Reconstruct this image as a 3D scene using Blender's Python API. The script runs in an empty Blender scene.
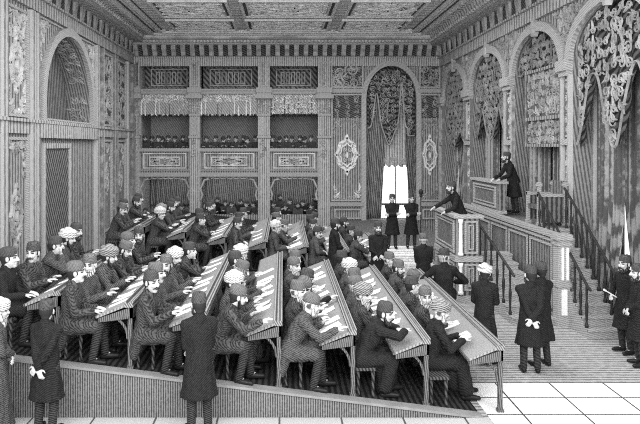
import bpy, bmesh, math, random
from mathutils import Vector, Matrix, Euler
R = random.Random(7)
PI = math.pi
sc = bpy.context.scene
COL = sc.collection
V = Vector
F = 640.0; CX = 283.0; CY = 145.0; H = 3.9          # lens in pixels, vanishing point, eye height
XL, XR, YB, YF = -6.8, 7.16, 29.0, 6.0              # room
ZC = 8.8

# ------------------------------------------------------------------ materials
def hatch(name, dark, light, d=(1, 1, 0), period=.12, duty=0.0, wob=.18, var=.7, edge=.5, rough=.8, nscale=1.5, cross=None, spec=.2):
    m = bpy.data.materials.new(name); m.use_nodes = True
    nt = m.node_tree; N = nt.nodes; L = nt.links
    b = N['Principled BSDF']; b.inputs['Roughness'].default_value = rough
    b.inputs['Specular IOR Level'].default_value = spec
    tc = N.new('ShaderNodeTexCoord')
    n1 = N.new('ShaderNodeTexNoise'); n1.inputs['Scale'].default_value = nscale / period * .25; n1.inputs['Detail'].default_value = 2
    L.new(tc.outputs['Object'], n1.inputs['Vector'])
    n2 = N.new('ShaderNodeTexNoise'); n2.inputs['Scale'].default_value = nscale / period * .6; n2.inputs['Detail'].default_value = 3
    L.new(tc.outputs['Object'], n2.inputs['Vector'])
    def lines(dv, per):
        dv = V(dv) * (2 * PI / per)
        dot = N.new('ShaderNodeVectorMath'); dot.operation = 'DOT_PRODUCT'
        L.new(tc.outputs['Object'], dot.inputs[0]); dot.inputs[1].default_value = dv
        w = N.new('ShaderNodeMath'); w.operation = 'MULTIPLY_ADD'
        L.new(n1.outputs['Fac'], w.inputs[0]); w.inputs[1].default_value = wob * 2 * PI
        L.new(dot.outputs['Value'], w.inputs[2])
        s = N.new('ShaderNodeMath'); s.operation = 'SINE'; L.new(w.outputs[0], s.inputs[0])
        v = N.new('ShaderNodeMath'); v.operation = 'MULTIPLY_ADD'
        L.new(n2.outputs['Fac'], v.inputs[0]); v.inputs[1].default_value = var * 4
        v.inputs[2].default_value = -var * 2
        a = N.new('ShaderNodeMath'); a.operation = 'ADD'; L.new(s.outputs[0], a.inputs[0]); L.new(v.outputs[0], a.inputs[1])
        mr = N.new('ShaderNodeMapRange'); L.new(a.outputs[0], mr.inputs['Value'])
        mr.inputs['From Min'].default_value = -duty - edge; mr.inputs['From Max'].default_value = -duty + edge
        return mr.outputs['Result']
    fac = lines(d, period)
    if cross:
        f2 = lines(cross, period)
        mn = N.new('ShaderNodeMath'); mn.operation = 'MULTIPLY'; L.new(fac, mn.inputs[0]); L.new(f2, mn.inputs[1]); fac = mn.outputs[0]
    mx = N.new('ShaderNodeMix'); mx.data_type = 'RGBA'
    L.new(fac, mx.inputs['Factor'])
    mx.inputs['A'].default_value = (dark, dark, dark, 1); mx.inputs['B'].default_value = (light, light, light, 1)
    L.new(mx.outputs['Result'], b.inputs['Base Color'])
    return m

def plain(name, g, rough=.7, emit=0, var=.15, scale=6):
    m = bpy.data.materials.new(name); m.use_nodes = True
    nt = m.node_tree; N = nt.nodes; L = nt.links
    b = N['Principled BSDF']; b.inputs['Roughness'].default_value = rough
    b.inputs['Specular IOR Level'].default_value = .2
    tc = N.new('ShaderNodeTexCoord'); n = N.new('ShaderNodeTexNoise'); n.inputs['Scale'].default_value = scale
    L.new(tc.outputs['Object'], n.inputs['Vector'])
    mr = N.new('ShaderNodeMapRange'); L.new(n.outputs['Fac'], mr.inputs['Value'])
    mr.inputs['From Min'].default_value = .3; mr.inputs['From Max'].default_value = .7
    mr.inputs['To Min'].default_value = g * (1 - var); mr.inputs['To Max'].default_value = min(1, g * (1 + var))
    L.new(mr.outputs['Result'], b.inputs['Base Color'])
    if emit:
        b.inputs['Emission Color'].default_value = (1, 1, 1, 1); b.inputs['Emission Strength'].default_value = emit
    return m

def tile_mat(name, g, grout, sx, sy, ox, oy):
    m = bpy.data.materials.new(name); m.use_nodes = True
    nt = m.node_tree; N = nt.nodes; L = nt.links
    b = N['Principled BSDF']; b.inputs['Roughness'].default_value = .5
    tc = N.new('ShaderNodeTexCoord'); sp = N.new('ShaderNodeSeparateXYZ'); L.new(tc.outputs['Object'], sp.inputs[0])
    outs = []
    for ax, s, o in (('X', sx, ox), ('Y', sy, oy)):
        a = N.new('ShaderNodeMath'); a.operation = 'SUBTRACT'; L.new(sp.outputs[ax], a.inputs[0]); a.inputs[1].default_value = o
        q = N.new('ShaderNodeMath'); q.operation = 'PINGPONG'; L.new(a.outputs[0], q.inputs[0]); q.inputs[1].default_value = s / 2
        c = N.new('ShaderNodeMath'); c.operation = 'GREATER_THAN'; L.new(q.outputs[0], c.inputs[0]); c.inputs[1].default_value = .014 if ax == 'X' else .016
        outs.append(c.outputs[0])
    mn = N.new('ShaderNodeMath'); mn.operation = 'MULTIPLY'; L.new(outs[0], mn.inputs[0]); L.new(outs[1], mn.inputs[1])
    mx = N.new('ShaderNodeMix'); mx.data_type = 'RGBA'; L.new(mn.outputs[0], mx.inputs['Factor'])
    mx.inputs['A'].default_value = (grout,) * 3 + (1,); mx.inputs['B'].default_value = (g,) * 3 + (1,)
    L.new(mx.outputs['Result'], b.inputs['Base Color'])
    return m

M = {}
M['wall_side'] = hatch('striped_wall_side', .13, .4, (.5, 1, 0), .17, .1)
M['wall_back'] = hatch('striped_wall_back', .12, .4, (1, 0, 0), .11, .1)
M['recess'] = hatch('recess_hatch', .24, .46, (.7, .5, .5), .08, .1)
M['dark_recess'] = hatch('dark_recess_hatch', .05, .24, (.6, .8, .5), .13, -.1)
M['niche'] = hatch('niche_curtain', .07, .26, (.4, 1, .12), .15, 0, wob=.12)
M['reveal'] = hatch('arch_reveal', .12, .32, (1, .1, .15), .09, .1, wob=.1)
M['mould'] = hatch('moulding_pale', .3, .5, (.3, .3, 1), .06, .3, wob=.6)
M['mould_side'] = hatch('moulding_pale_side', .2, .52, (0, 1, 0), .2, .3)
M['mould_back'] = hatch('moulding_pale_back', .2, .52, (1, 0, 0), .1, .3)
M['gilt'] = plain('gilded_relief', .58, .5, var=.3, scale=3)
M['gilt_bright'] = plain('gilded_relief_bright', .88, .5, var=.2, scale=3)
M['gilt_mid'] = plain('gilded_relief_dull', .4, .5, var=.35, scale=3)
M['gilt_dark'] = plain('gilded_relief_dark', .3, .5, var=.4, scale=3)
M['backing'] = hatch('ornament_backing', .03, .14, (.5, .5, 1), .1, 0)
M['ceil'] = hatch('ceiling_lines', .35, .8, (0, 1, 0), .3, .3, nscale=.6)
M['ceil_mould'] = plain('ceiling_moulding', .75, .6)
M['ceil_dark'] = plain('ceiling_groove', .08, .6)
M['floor'] = hatch('floor_boards', .16, .48, (0, 1, 0), .11, .3)
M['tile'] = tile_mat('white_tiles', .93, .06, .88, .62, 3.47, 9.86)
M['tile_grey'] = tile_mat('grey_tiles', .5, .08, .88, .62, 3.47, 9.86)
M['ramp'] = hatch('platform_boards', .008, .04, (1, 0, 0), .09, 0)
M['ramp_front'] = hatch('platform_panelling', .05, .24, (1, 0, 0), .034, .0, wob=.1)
M['nosing'] = plain('nosing', .26)
M['desk'] = hatch('desk_leather', .15, .33, (.6, 1, 0), .03, .3, wob=.6)
M['desk_wood'] = hatch('desk_wood', .05, .18, (1, .4, .1), .03, 0, wob=.5)
M['desk_ledge'] = hatch('desk_ledge_wood', .09, .34, (1, 0, .6), .035, .0, wob=.1)
M['dark_wood'] = hatch('dark_wood', .02, .1, (1, .3, .4), .05, 0)
M['paper'] = plain('paper', .95, .8, var=.04)
M['wood'] = hatch('panel_wood', .06, .26, (.6, .8, 0), .075, .1)
M['wood_pale'] = hatch('pale_wood', .26, .46, (.3, .2, 1), .045, .3, wob=.5)
M['wood_dark'] = hatch('panel_wood_dark', .05, .2, (.6, .8, 0), .07, 0)
M['white'] = plain('white_and_highlight', .95, .5, var=.03)  # plain white; also the painted highlights on tribune column and newel post
M['stone'] = hatch('pale_stone', .5, .95, (0, 0, 1), .07, .6)
M['iron'] = plain('iron', .03, .5)
M['curtain'] = hatch('curtain_cloth', .1, .36, (.6, 1, 0), .1, .1)
M['curtain_dark'] = hatch('curtain_dark_cloth', .07, .26, (.8, 1, 0), .12, 0)
M['curtain_back'] = hatch('curtain_back_cloth', .1, .32, (1, 0, .1), .1, .1)
M['lace'] = hatch('lace', .3, .8, (1, 0, 1), .16, .2, cross=(1, 0, -1))
M['sheer'] = hatch('sheer_blind', .25, .6, (1, 0, 0), .12, .3)
M['pane'] = plain('bright_pane', .9, .3, emit=1.6, var=.02)
M['valance'] = hatch('valance_cloth', .02, .12, (.4, .6, .5), .1, 0)
M['valance_pale'] = hatch('valance_pale_cloth', .16, .9, (1, 0, 0), .17, .1)
M['skin'] = plain('skin', .54, .6, var=.08, scale=20)
M['face_dark'] = plain('eyes_and_brows', .03)
M['coat0'] = hatch('coat_black', 0.005, 0.032, (.5, .6, .6), 0.02, -0.3, wob=.9, var=1.0, nscale=1.6, edge=1.3)
M['coat1'] = hatch('coat_dark', 0.008, 0.1, (.5, -.6, .6), 0.022, -0.1, wob=.9, var=1.0, nscale=1.6, edge=1.3)
M['coat2'] = hatch('coat_grey', 0.012, .13, (.4, .5, .8), 0.022, 0, wob=.9, var=1.0, nscale=1.6, edge=1.3)
M['coat3'] = hatch('coat_crosshatched', 0.01, 0.15, (.7, .2, .6), 0.022, 0, wob=.9, var=1.0, nscale=1.6, edge=1.3)
M['robe'] = hatch('robe_pale', .1, .4, (.5, .6, .5), .024, .2, wob=.5, cross=(.5, -.6, .5))
M['trouser'] = hatch('trousers_dark', .008, .07, (.3, .3, 1), .024, -.3, wob=.9)
M['shoe'] = plain('shoe_leather', .015, .4)
M['fez_a'] = hatch('fez_felt', .05, .2, (.5, .5, 1), .016, 0, edge=1.0)
M['fez_b'] = hatch('fez_felt_dark', .02, .11, (.5, .5, 1), .016, -.1, edge=1.0)
M['turban'] = hatch('turban_cloth', .2, .75, (.2, .5, 1), .024, .3)
M['turban_grey'] = hatch('turban_grey_cloth', .06, .36, (.2, .5, 1), .024, .05)
M['beard'] = hatch('dark_beard', .01, .09, (.2, 1, .3), .018, -.2)
M['beard_white'] = hatch('white_beard', .08, .6, (.2, 1, .3), .02, .1)
M['hair'] = plain('dark_hair', .025)

# ------------------------------------------------------------------ mesh helpers
class MB:
    def __init__(s): s.v = []; s.f = []
    def add(s, vs, fs):
        n = len(s.v); s.v += [tuple(p) for p in vs]; s.f += [tuple(i + n for i in q) for q in fs]; return s
    def box(s, x0, x1, y0, y1, z0, z1):
        return s.add([(x, y, z) for x in (x0, x1) for y in (y0, y1) for z in (z0, z1)],
                     [(0, 1, 3, 2), (4, 6, 7, 5), (0, 4, 5, 1), (2, 3, 7, 6), (0, 2, 6, 4), (1, 5, 7, 3)])
    def loft(s, rings, caps=True):
        n = len(rings[0]); vs = [p for r in rings for p in r]; fs = []
        for i in range(len(rings) - 1):
            for j in range(n):
                k = (j + 1) % n
                fs.append((i * n + j, i * n + k, (i + 1) * n + k, (i + 1) * n + j))
        if caps:
            fs.append(tuple(reversed(range(n)))); fs.append(tuple((len(rings) - 1) * n + j for j in range(n)))
        return s.add(vs, fs)
    def cap(s, a, b, ra, rb=None, seg=12, rg=4):
        a = V(a); b = V(b); rb = ra if rb is None else rb
        d = b - a; L = d.length
        d = d / L if L > 1e-6 else V((0, 0, 1))
        u = d.orthogonal().normalized(); w = d.cross(u)
        rings = []
        for i in range(rg + 1):
            t = -PI / 2 + PI / 2 * i / rg
            r = max(ra * math.cos(t), ra * .02); c = a + d * ra * math.sin(t)
            rings.append([c + (u * math.cos(q) + w * math.sin(q)) * r for q in (2 * PI * j / seg for j in range(seg))])
        for i in range(rg + 1):
            t = PI / 2 * i / rg
            r = max(rb * math.cos(t), rb * .02); c = b + d * rb * math.sin(t)
            rings.append([c + (u * math.cos(q) + w * math.sin(q)) * r for q in (2 * PI * j / seg for j in range(seg))])
        return s.loft(rings)
    def ell(s, c, r, m=None, seg=16, rg=10):
        c = V(c); rings = []
        for i in range(rg + 1):
            t = -PI / 2 + PI * i / rg; cr = max(math.cos(t), .02)
            ring = []
            for j in range(seg):
                q = 2 * PI * j / seg
                p = V((r[0] * cr * math.cos(q), r[1] * cr * math.sin(q), r[2] * math.sin(t)))
                ring.append(c + (m @ p if m else p))
            rings.append(ring)
        return s.loft(rings)
    def tube(s, pts, r, seg=8):
        pts = [V(p) for p in pts]
        for a, b in zip(pts[:-1], pts[1:]): s.cap(a, b, r, r, seg, 2)
        return s
    def lathe(s, prof, c=(0, 0, 0), seg=16, sx=1, sy=1):
        c = V(c)
        return s.loft([[c + V((r * sx * math.cos(2 * PI * j / seg), r * sy * math.sin(2 * PI * j / seg), z)) for j in range(seg)] for r, z in prof])
    def xf(s, m):
        s.v = [tuple(m @ V(p)) for p in s.v]; return s
    def mesh(s, name, smooth=False):
        me = bpy.data.meshes.new(name); me.from_pydata(s.v, [], s.f); me.update()
        bm = bmesh.new(); bm.from_mesh(me); bmesh.ops.recalc_face_normals(bm, faces=bm.faces[:]); bm.to_mesh(me); bm.free()
        if smooth: me.polygons.foreach_set('use_smooth', [True] * len(me.polygons))
        return me
    def build(s, name, mat, parent=None, smooth=False, kind=None, bevel=0):
        me = s.mesh(name, smooth); me.materials.append(M[mat])
        o = bpy.data.objects.new(name, me); COL.objects.link(o)
        if parent: o.parent = parent
        if kind: o['kind'] = kind
        if bevel:
            b = o.modifiers.new('bevel', 'BEVEL'); b.width = bevel; b.segments = 2; b.limit_method = 'ANGLE'
        return o

def tag(o, label, cat, group=None):
    o['label'] = label; o['category'] = cat
    if group: o['group'] = group
    return o
def empty(name, loc, rz=0):
    o = bpy.data.objects.new(name, None); COL.objects.link(o); o.location = loc; o.rotation_euler = (0, 0, rz); o.empty_display_size = .1
    return o

class Fr:                                   # a plane frame: (u, v, n) -> world
    def __init__(s, o, U, W, N): s.o = V(o); s.U = V(U); s.W = V(W); s.N = V(N)
    def __call__(s, u, v, n=0): return s.o + s.U * u + s.W * v + s.N * n
BACK = Fr((0, YB, 0), (1, 0, 0), (0, 0, 1), (0, -1, 0))
LEFT = Fr((XL, 0, 0), (0, 1, 0), (0, 0, 1), (1, 0, 0))
RIGHT = Fr((XR, 0, 0), (0, 1, 0), (0, 0, 1), (-1, 0, 0))

def fbox(mb, fr, u0, u1, v0, v1, n0, n1):
    vs = [fr(u, v, n) for u in (u0, u1) for v in (v0, v1) for n in (n0, n1)]
    return mb.add(vs, [(0, 1, 3, 2), (4, 6, 7, 5), (0, 4, 5, 1), (2, 3, 7, 6), (0, 2, 6, 4), (1, 5, 7, 3)])
def ribbon(mb, fr, pts, ws, h, n0=0):
    vs = []; fs = []
    for i, (u, v) in enumerate(pts):
        a = pts[max(0, i - 1)]; b = pts[min(len(pts) - 1, i + 1)]
        du, dv = b[0] - a[0], b[1] - a[1]; l = math.hypot(du, dv) or 1
        w = ws[i] if isinstance(ws, (list, tuple)) else ws
        pu, pv = -dv / l * w / 2, du / l * w / 2
        vs += [fr(u + pu, v + pv, n0), fr(u + pu * .5, v + pv * .5, n0 + h), fr(u - pu * .5, v - pv * .5, n0 + h), fr(u - pu, v - pv, n0)]
    for i in range(len(pts) - 1):
        k = i * 4
        for j in range(3): fs.append((k + j, k + j + 1, k + j + 5, k + j + 4))
    return mb.add(vs, fs)
def scroll(mb, fr, u, v, r, sgn=1, a0=0, h=.04, turns=1.6, w=None):
    n = 15; w = w or r * .34; pts = []; ws = []
    for i in range(n):
        t = i / (n - 1); rr = r * (1 - .82 * t); a = a0 + sgn * t * turns * 2 * PI
        pts.append((u + rr * math.cos(a), v + rr * math.sin(a))); ws.append(w * (1 - .45 * t))
    ribbon(mb, fr, pts, ws, h)
def leaf(mb, fr, u, v, ln, wd, a, h=.05):
    c, s_ = math.cos(a), math.sin(a); pts = []; ws = []
    for i in range(6):
        t = i / 5; pts.append((u + c * ln * t, v + s_ * ln * t)); ws.append(wd * math.sin(PI * (.12 + .86 * t)))
    ribbon(mb, fr, pts, ws, h)
def rect_frame(mb, fr, u0, u1, v0, v1, w, h, n0=0):
    fbox(mb, fr, u0, u1, v0, v0 + w, n0, n0 + h); fbox(mb, fr, u0, u1, v1 - w, v1, n0, n0 + h)
    fbox(mb, fr, u0, u0 + w, v0 + w, v1 - w, n0, n0 + h); fbox(mb, fr, u1 - w, u1, v0 + w, v1 - w, n0, n0 + h)
def fill(mb, fr, u0, u1, v0, v1, size, inside=None, h=.04, rng=R, w=None):
    nu = max(1, round((u1 - u0) / size)); nv = max(1, round((v1 - v0) / size))
    for i in range(nu):
        for j in range(nv):
            u = u0 + (i + .5) * (u1 - u0) / nu; v = v0 + (j + .5) * (v1 - v0) / nv
            if inside and not inside(u, v): continue
            u += rng.uniform(-.16, .16) * size; v += rng.uniform(-.16, .16) * size
            mir = 1 if u > (u0 + u1) / 2 else -1
            scroll(mb, fr, u, v, size * rng.uniform(.34, .58), mir * (1 if (i + j) % 2 else -1), rng.uniform(0, 6.28), h, 1.5, w)
            for q_ in range(2): leaf(mb, fr, u, v, size * .75, size * .2, rng.uniform(0, 6.28), h * 1.2)
def strip(mb, fr, u, v0, v1, w, h=.04):
    n = max(2, round((v1 - v0) / (w * .95))); st = (v1 - v0) / n
    for i in range(n):
        v = v0 + (i + .5) * st; sg = 1 if i % 2 else -1
        scroll(mb, fr, u + sg * w * .1, v, w * .42, sg, PI / 2 * sg, h)
        leaf(mb, fr, u - sg * w * .1, v - st * .3, w * .6, w * .25, PI / 2 - sg * .8, h)
def medallion(mb, fr, u, v, w, h_, relief=.06, lobes=True):
    for k, wd in ((1, .17), (.7, .08)):
        pts = []
        for i in range(49):
            a = 2 * PI * i / 48
            q = (abs(math.cos(a)) ** 1.25 * w / 2 * (1 if math.cos(a) > 0 else -1), abs(math.sin(a)) ** 1.25 * h_ / 2 * (1 if math.sin(a) > 0 else -1))
            m = k * (1 + .07 * math.cos(8 * a))
            pts.append((u + q[0] * m, v + q[1] * m))
        ribbon(mb, fr, pts, w * wd, relief)
    for sx in (-1, 1):
        for sy in (-1, 1):
            scroll(mb, fr, u + sx * w * .36, v + sy * h_ * .28, w * .15, sx * sy, PI / 2 * sy, relief)
            scroll(mb, fr, u + sx * w * .13, v + sy * h_ * .15, w * .1, -sx * sy, 0, relief)
        leaf(mb, fr, u + sx * w * .45, v, w * .22, w * .16, 0 if sx > 0 else PI, relief)
    leaf(mb, fr, u, v + h_ * .48, h_ * .17, w * .25, PI / 2, relief); leaf(mb, fr, u, v - h_ * .48, h_ * .17, w * .25, -PI / 2, relief)
    leaf(mb, fr, u, v - h_ * .1, h_ * .2, w * .2, PI / 2, relief * 1.3)
def corner(mb, fr, u, v, su, sv, s, relief=.05):
    for k, (a, b, r) in enumerate(((.18, .2, .17), (.5, .16, .14), (.16, .55, .15), (.78, .1, .09), (.1, .88, .1))):
        scroll(mb, fr, u + su * a * s, v + sv * b * s, r * s, su * sv * (1 if k % 2 else -1), k * 1.3, relief)
    leaf(mb, fr, u + su * .1 * s, v + sv * .1 * s, s * .6, s * .15, math.atan2(sv, su), relief)
    leaf(mb, fr, u + su * .08 * s, v + sv * .6 * s, s * .6, s * .12, PI / 2 * sv, relief)
def arch_pts(u0, u1, vs, rise, n=20, off=0):
    c = (u0 + u1) / 2; hw = (u1 - u0) / 2 + off
    return [(c - hw * math.cos(PI * i / n), vs + (rise + off) * math.sin(PI * i / n)) for i in range(n + 1)]
def archivolt(mb, fr, u0, u1, vs, rise, v_bot, w, h, n0=0):
    a = [(u0, v_bot)] + arch_pts(u0, u1, vs, rise) + [(u1, v_bot)]
    b = [(u0 - w, v_bot)] + arch_pts(u0, u1, vs, rise, 20, w) + [(u1 + w, v_bot)]
    vsx = []; fs = []
    for p, q in zip(a, b): vsx += [fr(*p, n0), fr(*p, n0 + h), fr(*q, n0 + h), fr(*q, n0)]
    for i in range(len(a) - 1):
        k = 4 * i
        for j in range(3): fs.append((k + j, k + j + 1, k + j + 5, k + j + 4))
    mb.add(vsx, fs)
def wall_open(mb, fr, u0, u1, v0, v1, ops, depth, rv):
    """a wall face with arched or square openings (a, b, bottom, spring, rise) and their reveals"""
    q = lambda *p: mb.add([fr(*x) for x in p], [tuple(range(len(p)))])
    rq = lambda *p: rv.add([fr(*x) for x in p], [tuple(range(len(p)))])
    u = u0
    for a, b, bt, vs, rise in sorted(ops):
        q((u, v0), (a, v0), (a, v1), (u, v1)); u = b
        if bt > v0: q((a, v0), (b, v0), (b, bt), (a, bt)); rq((a, bt, 0), (b, bt, 0), (b, bt, -depth), (a, bt, -depth))
        pts = arch_pts(a, b, vs, rise) if rise else [(a, vs), (b, vs)]
        for p, r in zip(pts[:-1], pts[1:]): q(p, r, (r[0], v1), (p[0], v1))
        out = [(a, bt)] + pts + [(b, bt)]
        for p, r in zip(out[:-1], out[1:]): rq((*p, 0), (*r, 0), (*r, -depth), (*p, -depth))
        c = [(*p, -depth) for p in out]; rq(*c)
    q((u, v0), (u1, v0), (u1, v1), (u, v1))

# ------------------------------------------------------------------ setting: floor, platform
mb = MB(); mb.add([(XL, YF, 0), (XR + 1, YF, 0), (XR + 1, YB + 3, 0), (XL, YB + 3, 0), (XL, YF, -.2), (XR + 1, YF, -.2), (XR + 1, YB + 3, -.2), (XL, YB + 3, -.2)],
                  [(0, 1, 2, 3), (4, 7, 6, 5), (0, 4, 5, 1), (1, 5, 6, 2), (2, 6, 7, 3), (3, 7, 4, 0)])
floor = mb.build('floor', 'floor', kind='structure')
mb = MB(); mb.box(2.95, XR, 3, 10.48, 0, .008)
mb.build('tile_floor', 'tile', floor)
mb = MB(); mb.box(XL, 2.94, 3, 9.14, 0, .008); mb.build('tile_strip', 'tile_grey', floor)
RX = 2.85; RS = .123
def zf(x): return max(0, RS * (RX - x))
YP = 9.18; XP = -4.95
plat = MB()
plat.add([(XP, YP, 0), (RX, YP, 0), (XP, YP, zf(XP)), (XP, YB - .02, 0), (RX, YB - .02, 0), (XP, YB - .02, zf(XP))],
         [(0, 1, 2), (3, 5, 4), (1, 4, 5, 2), (0, 2, 5, 3), (0, 3, 4, 1)])
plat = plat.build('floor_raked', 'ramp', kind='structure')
mb = MB(); mb.add([(XP, YP - .03, 0), (RX, YP - .03, 0), (XP, YP - .03, zf(XP) - .01), (XP, YP + .01, 0), (RX, YP + .01, 0), (XP, YP + .01, zf(XP) - .01)],
                  [(0, 1, 2), (3, 5, 4), (1, 4, 5, 2), (0, 2, 5, 3), (0, 3, 4, 1)])
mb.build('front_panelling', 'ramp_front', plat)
mb = MB(); mb.loft([[(x, YP - .06, zf(x) - .01), (x, YP + .12, zf(x) - .01), (x, YP + .12, zf(x) + .025), (x, YP - .06, zf(x) + .025)] for x in (XP, RX)])
mb.build('nosing', 'nosing', plat)
# low dais along the right of the back wall
mb = MB(); mb.box(2.3, 5.9, 21.6, YB - .01, 0, .5); dais = mb.build('floor_dais', 'wood', kind='structure')

# ------------------------------------------------------------------ setting: walls
def px2u_back(x): return (x - CX) * YB / F
def py2z_back(y): return H - (y - CY) * YB / F
bx, bz = px2u_back, py2z_back
rv = MB(); wl = MB(); wall_open(wl, LEFT, YF, YB, 0, ZC, [(18.06, 22.5, 4.53, 5.2, 2.1)], .82, rv); wl = wl.build('wall_left', 'wall_side', kind='structure'); rv.build('reveal', 'reveal', wl)
# left wall: mouldings, panels, ornaments
mb = MB(); archivolt(mb, LEFT, 18.06, 22.5, 5.2, 2.1, 4.53, .26, .14); mb.build('arch_moulding', 'mould', wl)
mb = MB(); fbox(mb, LEFT, YF, YB, 4.2, 4.53, 0, .1); fbox(mb, LEFT, YF, YB, 4.5, 4.58, 0, .18); fbox(mb, LEFT, 17.5, 23, 4.1, 4.6, 0, .16); mb.build('band_moulding', 'mould_side', wl)
mb = MB()
for (a, b) in ((12.0, 12.4), (15.25, 15.55), (17.0, 17.25), (17.4, 17.58), (23.0, 23.25), (23.7, 23.9), (25.35, 25.55), (25.7, 25.9), (27.6, 27.9), (28.5, 28.94)):
    fbox(mb, LEFT, a, b, 0, 7.5, 0, .14)
mb.build('pilaster_strips', 'mould_side', wl)
mb = MB()
for (a, b) in ((15.6, 16.95), (24.0, 25.3), (26.0, 27.5), (12.5, 15.2)):
    rect_frame(mb, LEFT, a, b, 4.62, 7.4, .07, .08); rect_frame(mb, LEFT, a, b, .6, 4.1, .07, .08)
rect_frame(mb, LEFT, 17.25, 23.0, 4.62, 7.5, .05, .06)
mb.build('panel_moulding', 'mould', wl)
mb = MB()
for (a, b) in ((24.1, 25.2), (26.1, 27.4)): fbox(mb, LEFT, a, b, 4.7, 7.3, 0, .015)
for k in range(12):                        # the reveal of the arch
    pass
mb.build('ornament_ground', 'backing', wl)
orn = MB()
for (a, b) in ((15.62, 16.93), (12.6, 15.1)):
    c = (a + b) / 2; w = b - a
    fill(orn, LEFT, a + .05, b - .05, 6.6, 7.35, .42, None, .05, w=.07); 
    for s in (-1, 1): strip(orn, LEFT, c + s * w * .42, 5.2, 6.6, .22)
    medallion(orn, LEFT, c, 6.0 - .05, w * .55, 1.15)
    corner(orn, LEFT, a + .06, 4.66, 1, 1, .8); corner(orn, LEFT, b - .06, 4.66, -1, 1, .8)
strip(orn, LEFT, 17.13, 6.7, 7.4, .24); strip(orn, LEFT, 17.13, 4.7, 5.5, .24)
def spandrel(u, v): return v > 5.2 + 2.7 * math.sqrt(max(0, 1 - ((u - 20.28) / 2.7) ** 2)) + .05
fill(orn, LEFT, 17.35, 22.95, 6.0, 7.45, .3, spandrel, .05)
orn.build('gilded_ornament', 'gilt', wl)
orn = MB()
for (a, b) in ((24.1, 25.2), (26.1, 27.4)): fill(orn, LEFT, a, b, 4.72, 7.3, .42, None, .05)
for (a, b) in ((15.62, 16.93), (12.6, 15.1)):
    c = (a + b) / 2; w = b - a
    fill(orn, LEFT, a + .05, b - .05, 3.7, 4.05, .3, None, .05)
    for s in (-1, 1): strip(orn, LEFT, c + s * w * .4, 3.0, 3.75, .24)
    medallion(orn, LEFT, c, 2.1, w * .5, 1.3)
for c in (24.6, 26.7):
    corner(orn, LEFT, c - .5, 4.0, 1, -1, .8); corner(orn, LEFT, c + .5, 4.0, -1, -1, .8); medallion(orn, LEFT, c, 2.6, .5, 1.0)
orn.build('carved_ornament', 'gilt_mid', wl)
# ornaments on the far reveal of the left arch
rev = Fr((XL, 22.49, 0), (-1, 0, 0), (0, 0, 1), (0, -1, 0))
orn = MB(); fill(orn, rev, .08, .74, 4.6, 5.6, .3, None, .03)
for i in range(4, 18):
    a = PI * i / 20
    c = V((XL - .4, 20.28 - 2.2 * math.cos(a), 5.2 + 2.08 * math.sin(a)))
    fr = Fr(c, (-1, 0, 0), (0, math.sin(a), math.cos(a)), (0, math.cos(a), -math.sin(a)))
    if math.cos(a) < -.15: fill(orn, fr, -.32, .32, -.15, .15, .28, None, .03)
orn.build('reveal_ornament', 'gilt_mid', wl)
fr = LEFT
niche = MB(); pts = arch_pts(18.06, 22.5, 5.2, 2.1); niche.add([fr(18.06, 4.53, -.8)] + [fr(*p, -.8) for p in pts] + [fr(22.5, 4.53, -.8)], [tuple(range(len(pts) + 2))])
niche.build('niche_back', 'niche', wl)
# door under the arch
d1 = MB(); fbox(d1, LEFT, 18.15, 20.2, .6, 3.8, .005, .03); d1 = d1.build('door_1', 'dark_recess', kind='structure')
mb = MB(); rect_frame(mb, LEFT, 18.0, 20.35, .5, 3.95, .15, .09); mb.build('door_frame', 'mould_side', d1)

# right wall
ARCH = [(25.04, 28.3), (20.55, 24.1), (16.37, 19.75), (12.2, 15.8)]
rv = MB(); wr = MB(); wall_open(wr, RIGHT, YF, YB, 0, ZC, [(a, b, .02, 6.0, 1.1) for a, b in ARCH], .9, rv); wr = wr.build('wall_right', 'wall_side', kind='structure'); rv.build('reveal', 'reveal', wr)
mb = MB()
for a, b in ARCH: archivolt(mb, RIGHT, a + .02, b - .02, 6.0, 1.08, 6.0, .26, .12)
mb.build('arch_moulding', 'mould', wr)
mb = MB()
for a, b in ((28.3, 29), (24.1, 25.04), (19.75, 20.55), (15.8, 16.37), (11.4, 12.2)):
    fbox(mb, RIGHT, a + .02, b - .02, 5.75, 6.02, 0, .22); fbox(mb, RIGHT, a + .06, b - .06, 5.62, 5.78, 0, .15); fbox(mb, RIGHT, a + .1, b - .1, 3.9, 4.05, 0, .12)
mb.build('impost', 'mould', wr)
mb = MB()
for a, b in ((28.3, 29), (24.1, 25.04), (19.75, 20.55), (15.8, 16.37), (11.4, 12.2)):
    for q in (a + .02, b - .12): fbox(mb, RIGHT, q, q + .1, 0, 5.65, 0, .1)
    rect_frame(mb, RIGHT, a + .17, b - .17, 4.1, 5.55, .05, .06)
mb.build('pilaster_strips', 'mould_side', wr)
orn = MB(); orl = MB()
for a, b in ((28.3, 29), (24.1, 25.04), (19.75, 20.55), (15.8, 16.37)):
    w = b - a
    strip(orn, RIGHT, (a + b) / 2, 4.15, 5.5, w * .5); strip(orn, RIGHT, (a + b) / 2, 2.2, 3.8, w * .45)
    c = (a + b) / 2
    strip(orl, RIGHT, c, 6.15, 7.3, w * .5)
for a, b in ARCH:
    c = (a + b) / 2; hw = (b - a) / 2 + .32
    ins = lambda u, v: v > 6.05 + 1.42 * math.sqrt(max(0, 1 - ((u - c) / hw) ** 2))
    fill(orl, RIGHT, a - .25, b + .25, 6.2, 7.35, .24, ins, .05)
    leaf(orl, RIGHT, c, 6.95, .55, .35, PI / 2, .15)
orn.build('pier_ornament', 'gilt', wr); orl.build('spandrel_ornament', 'gilt_mid', wr)

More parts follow.
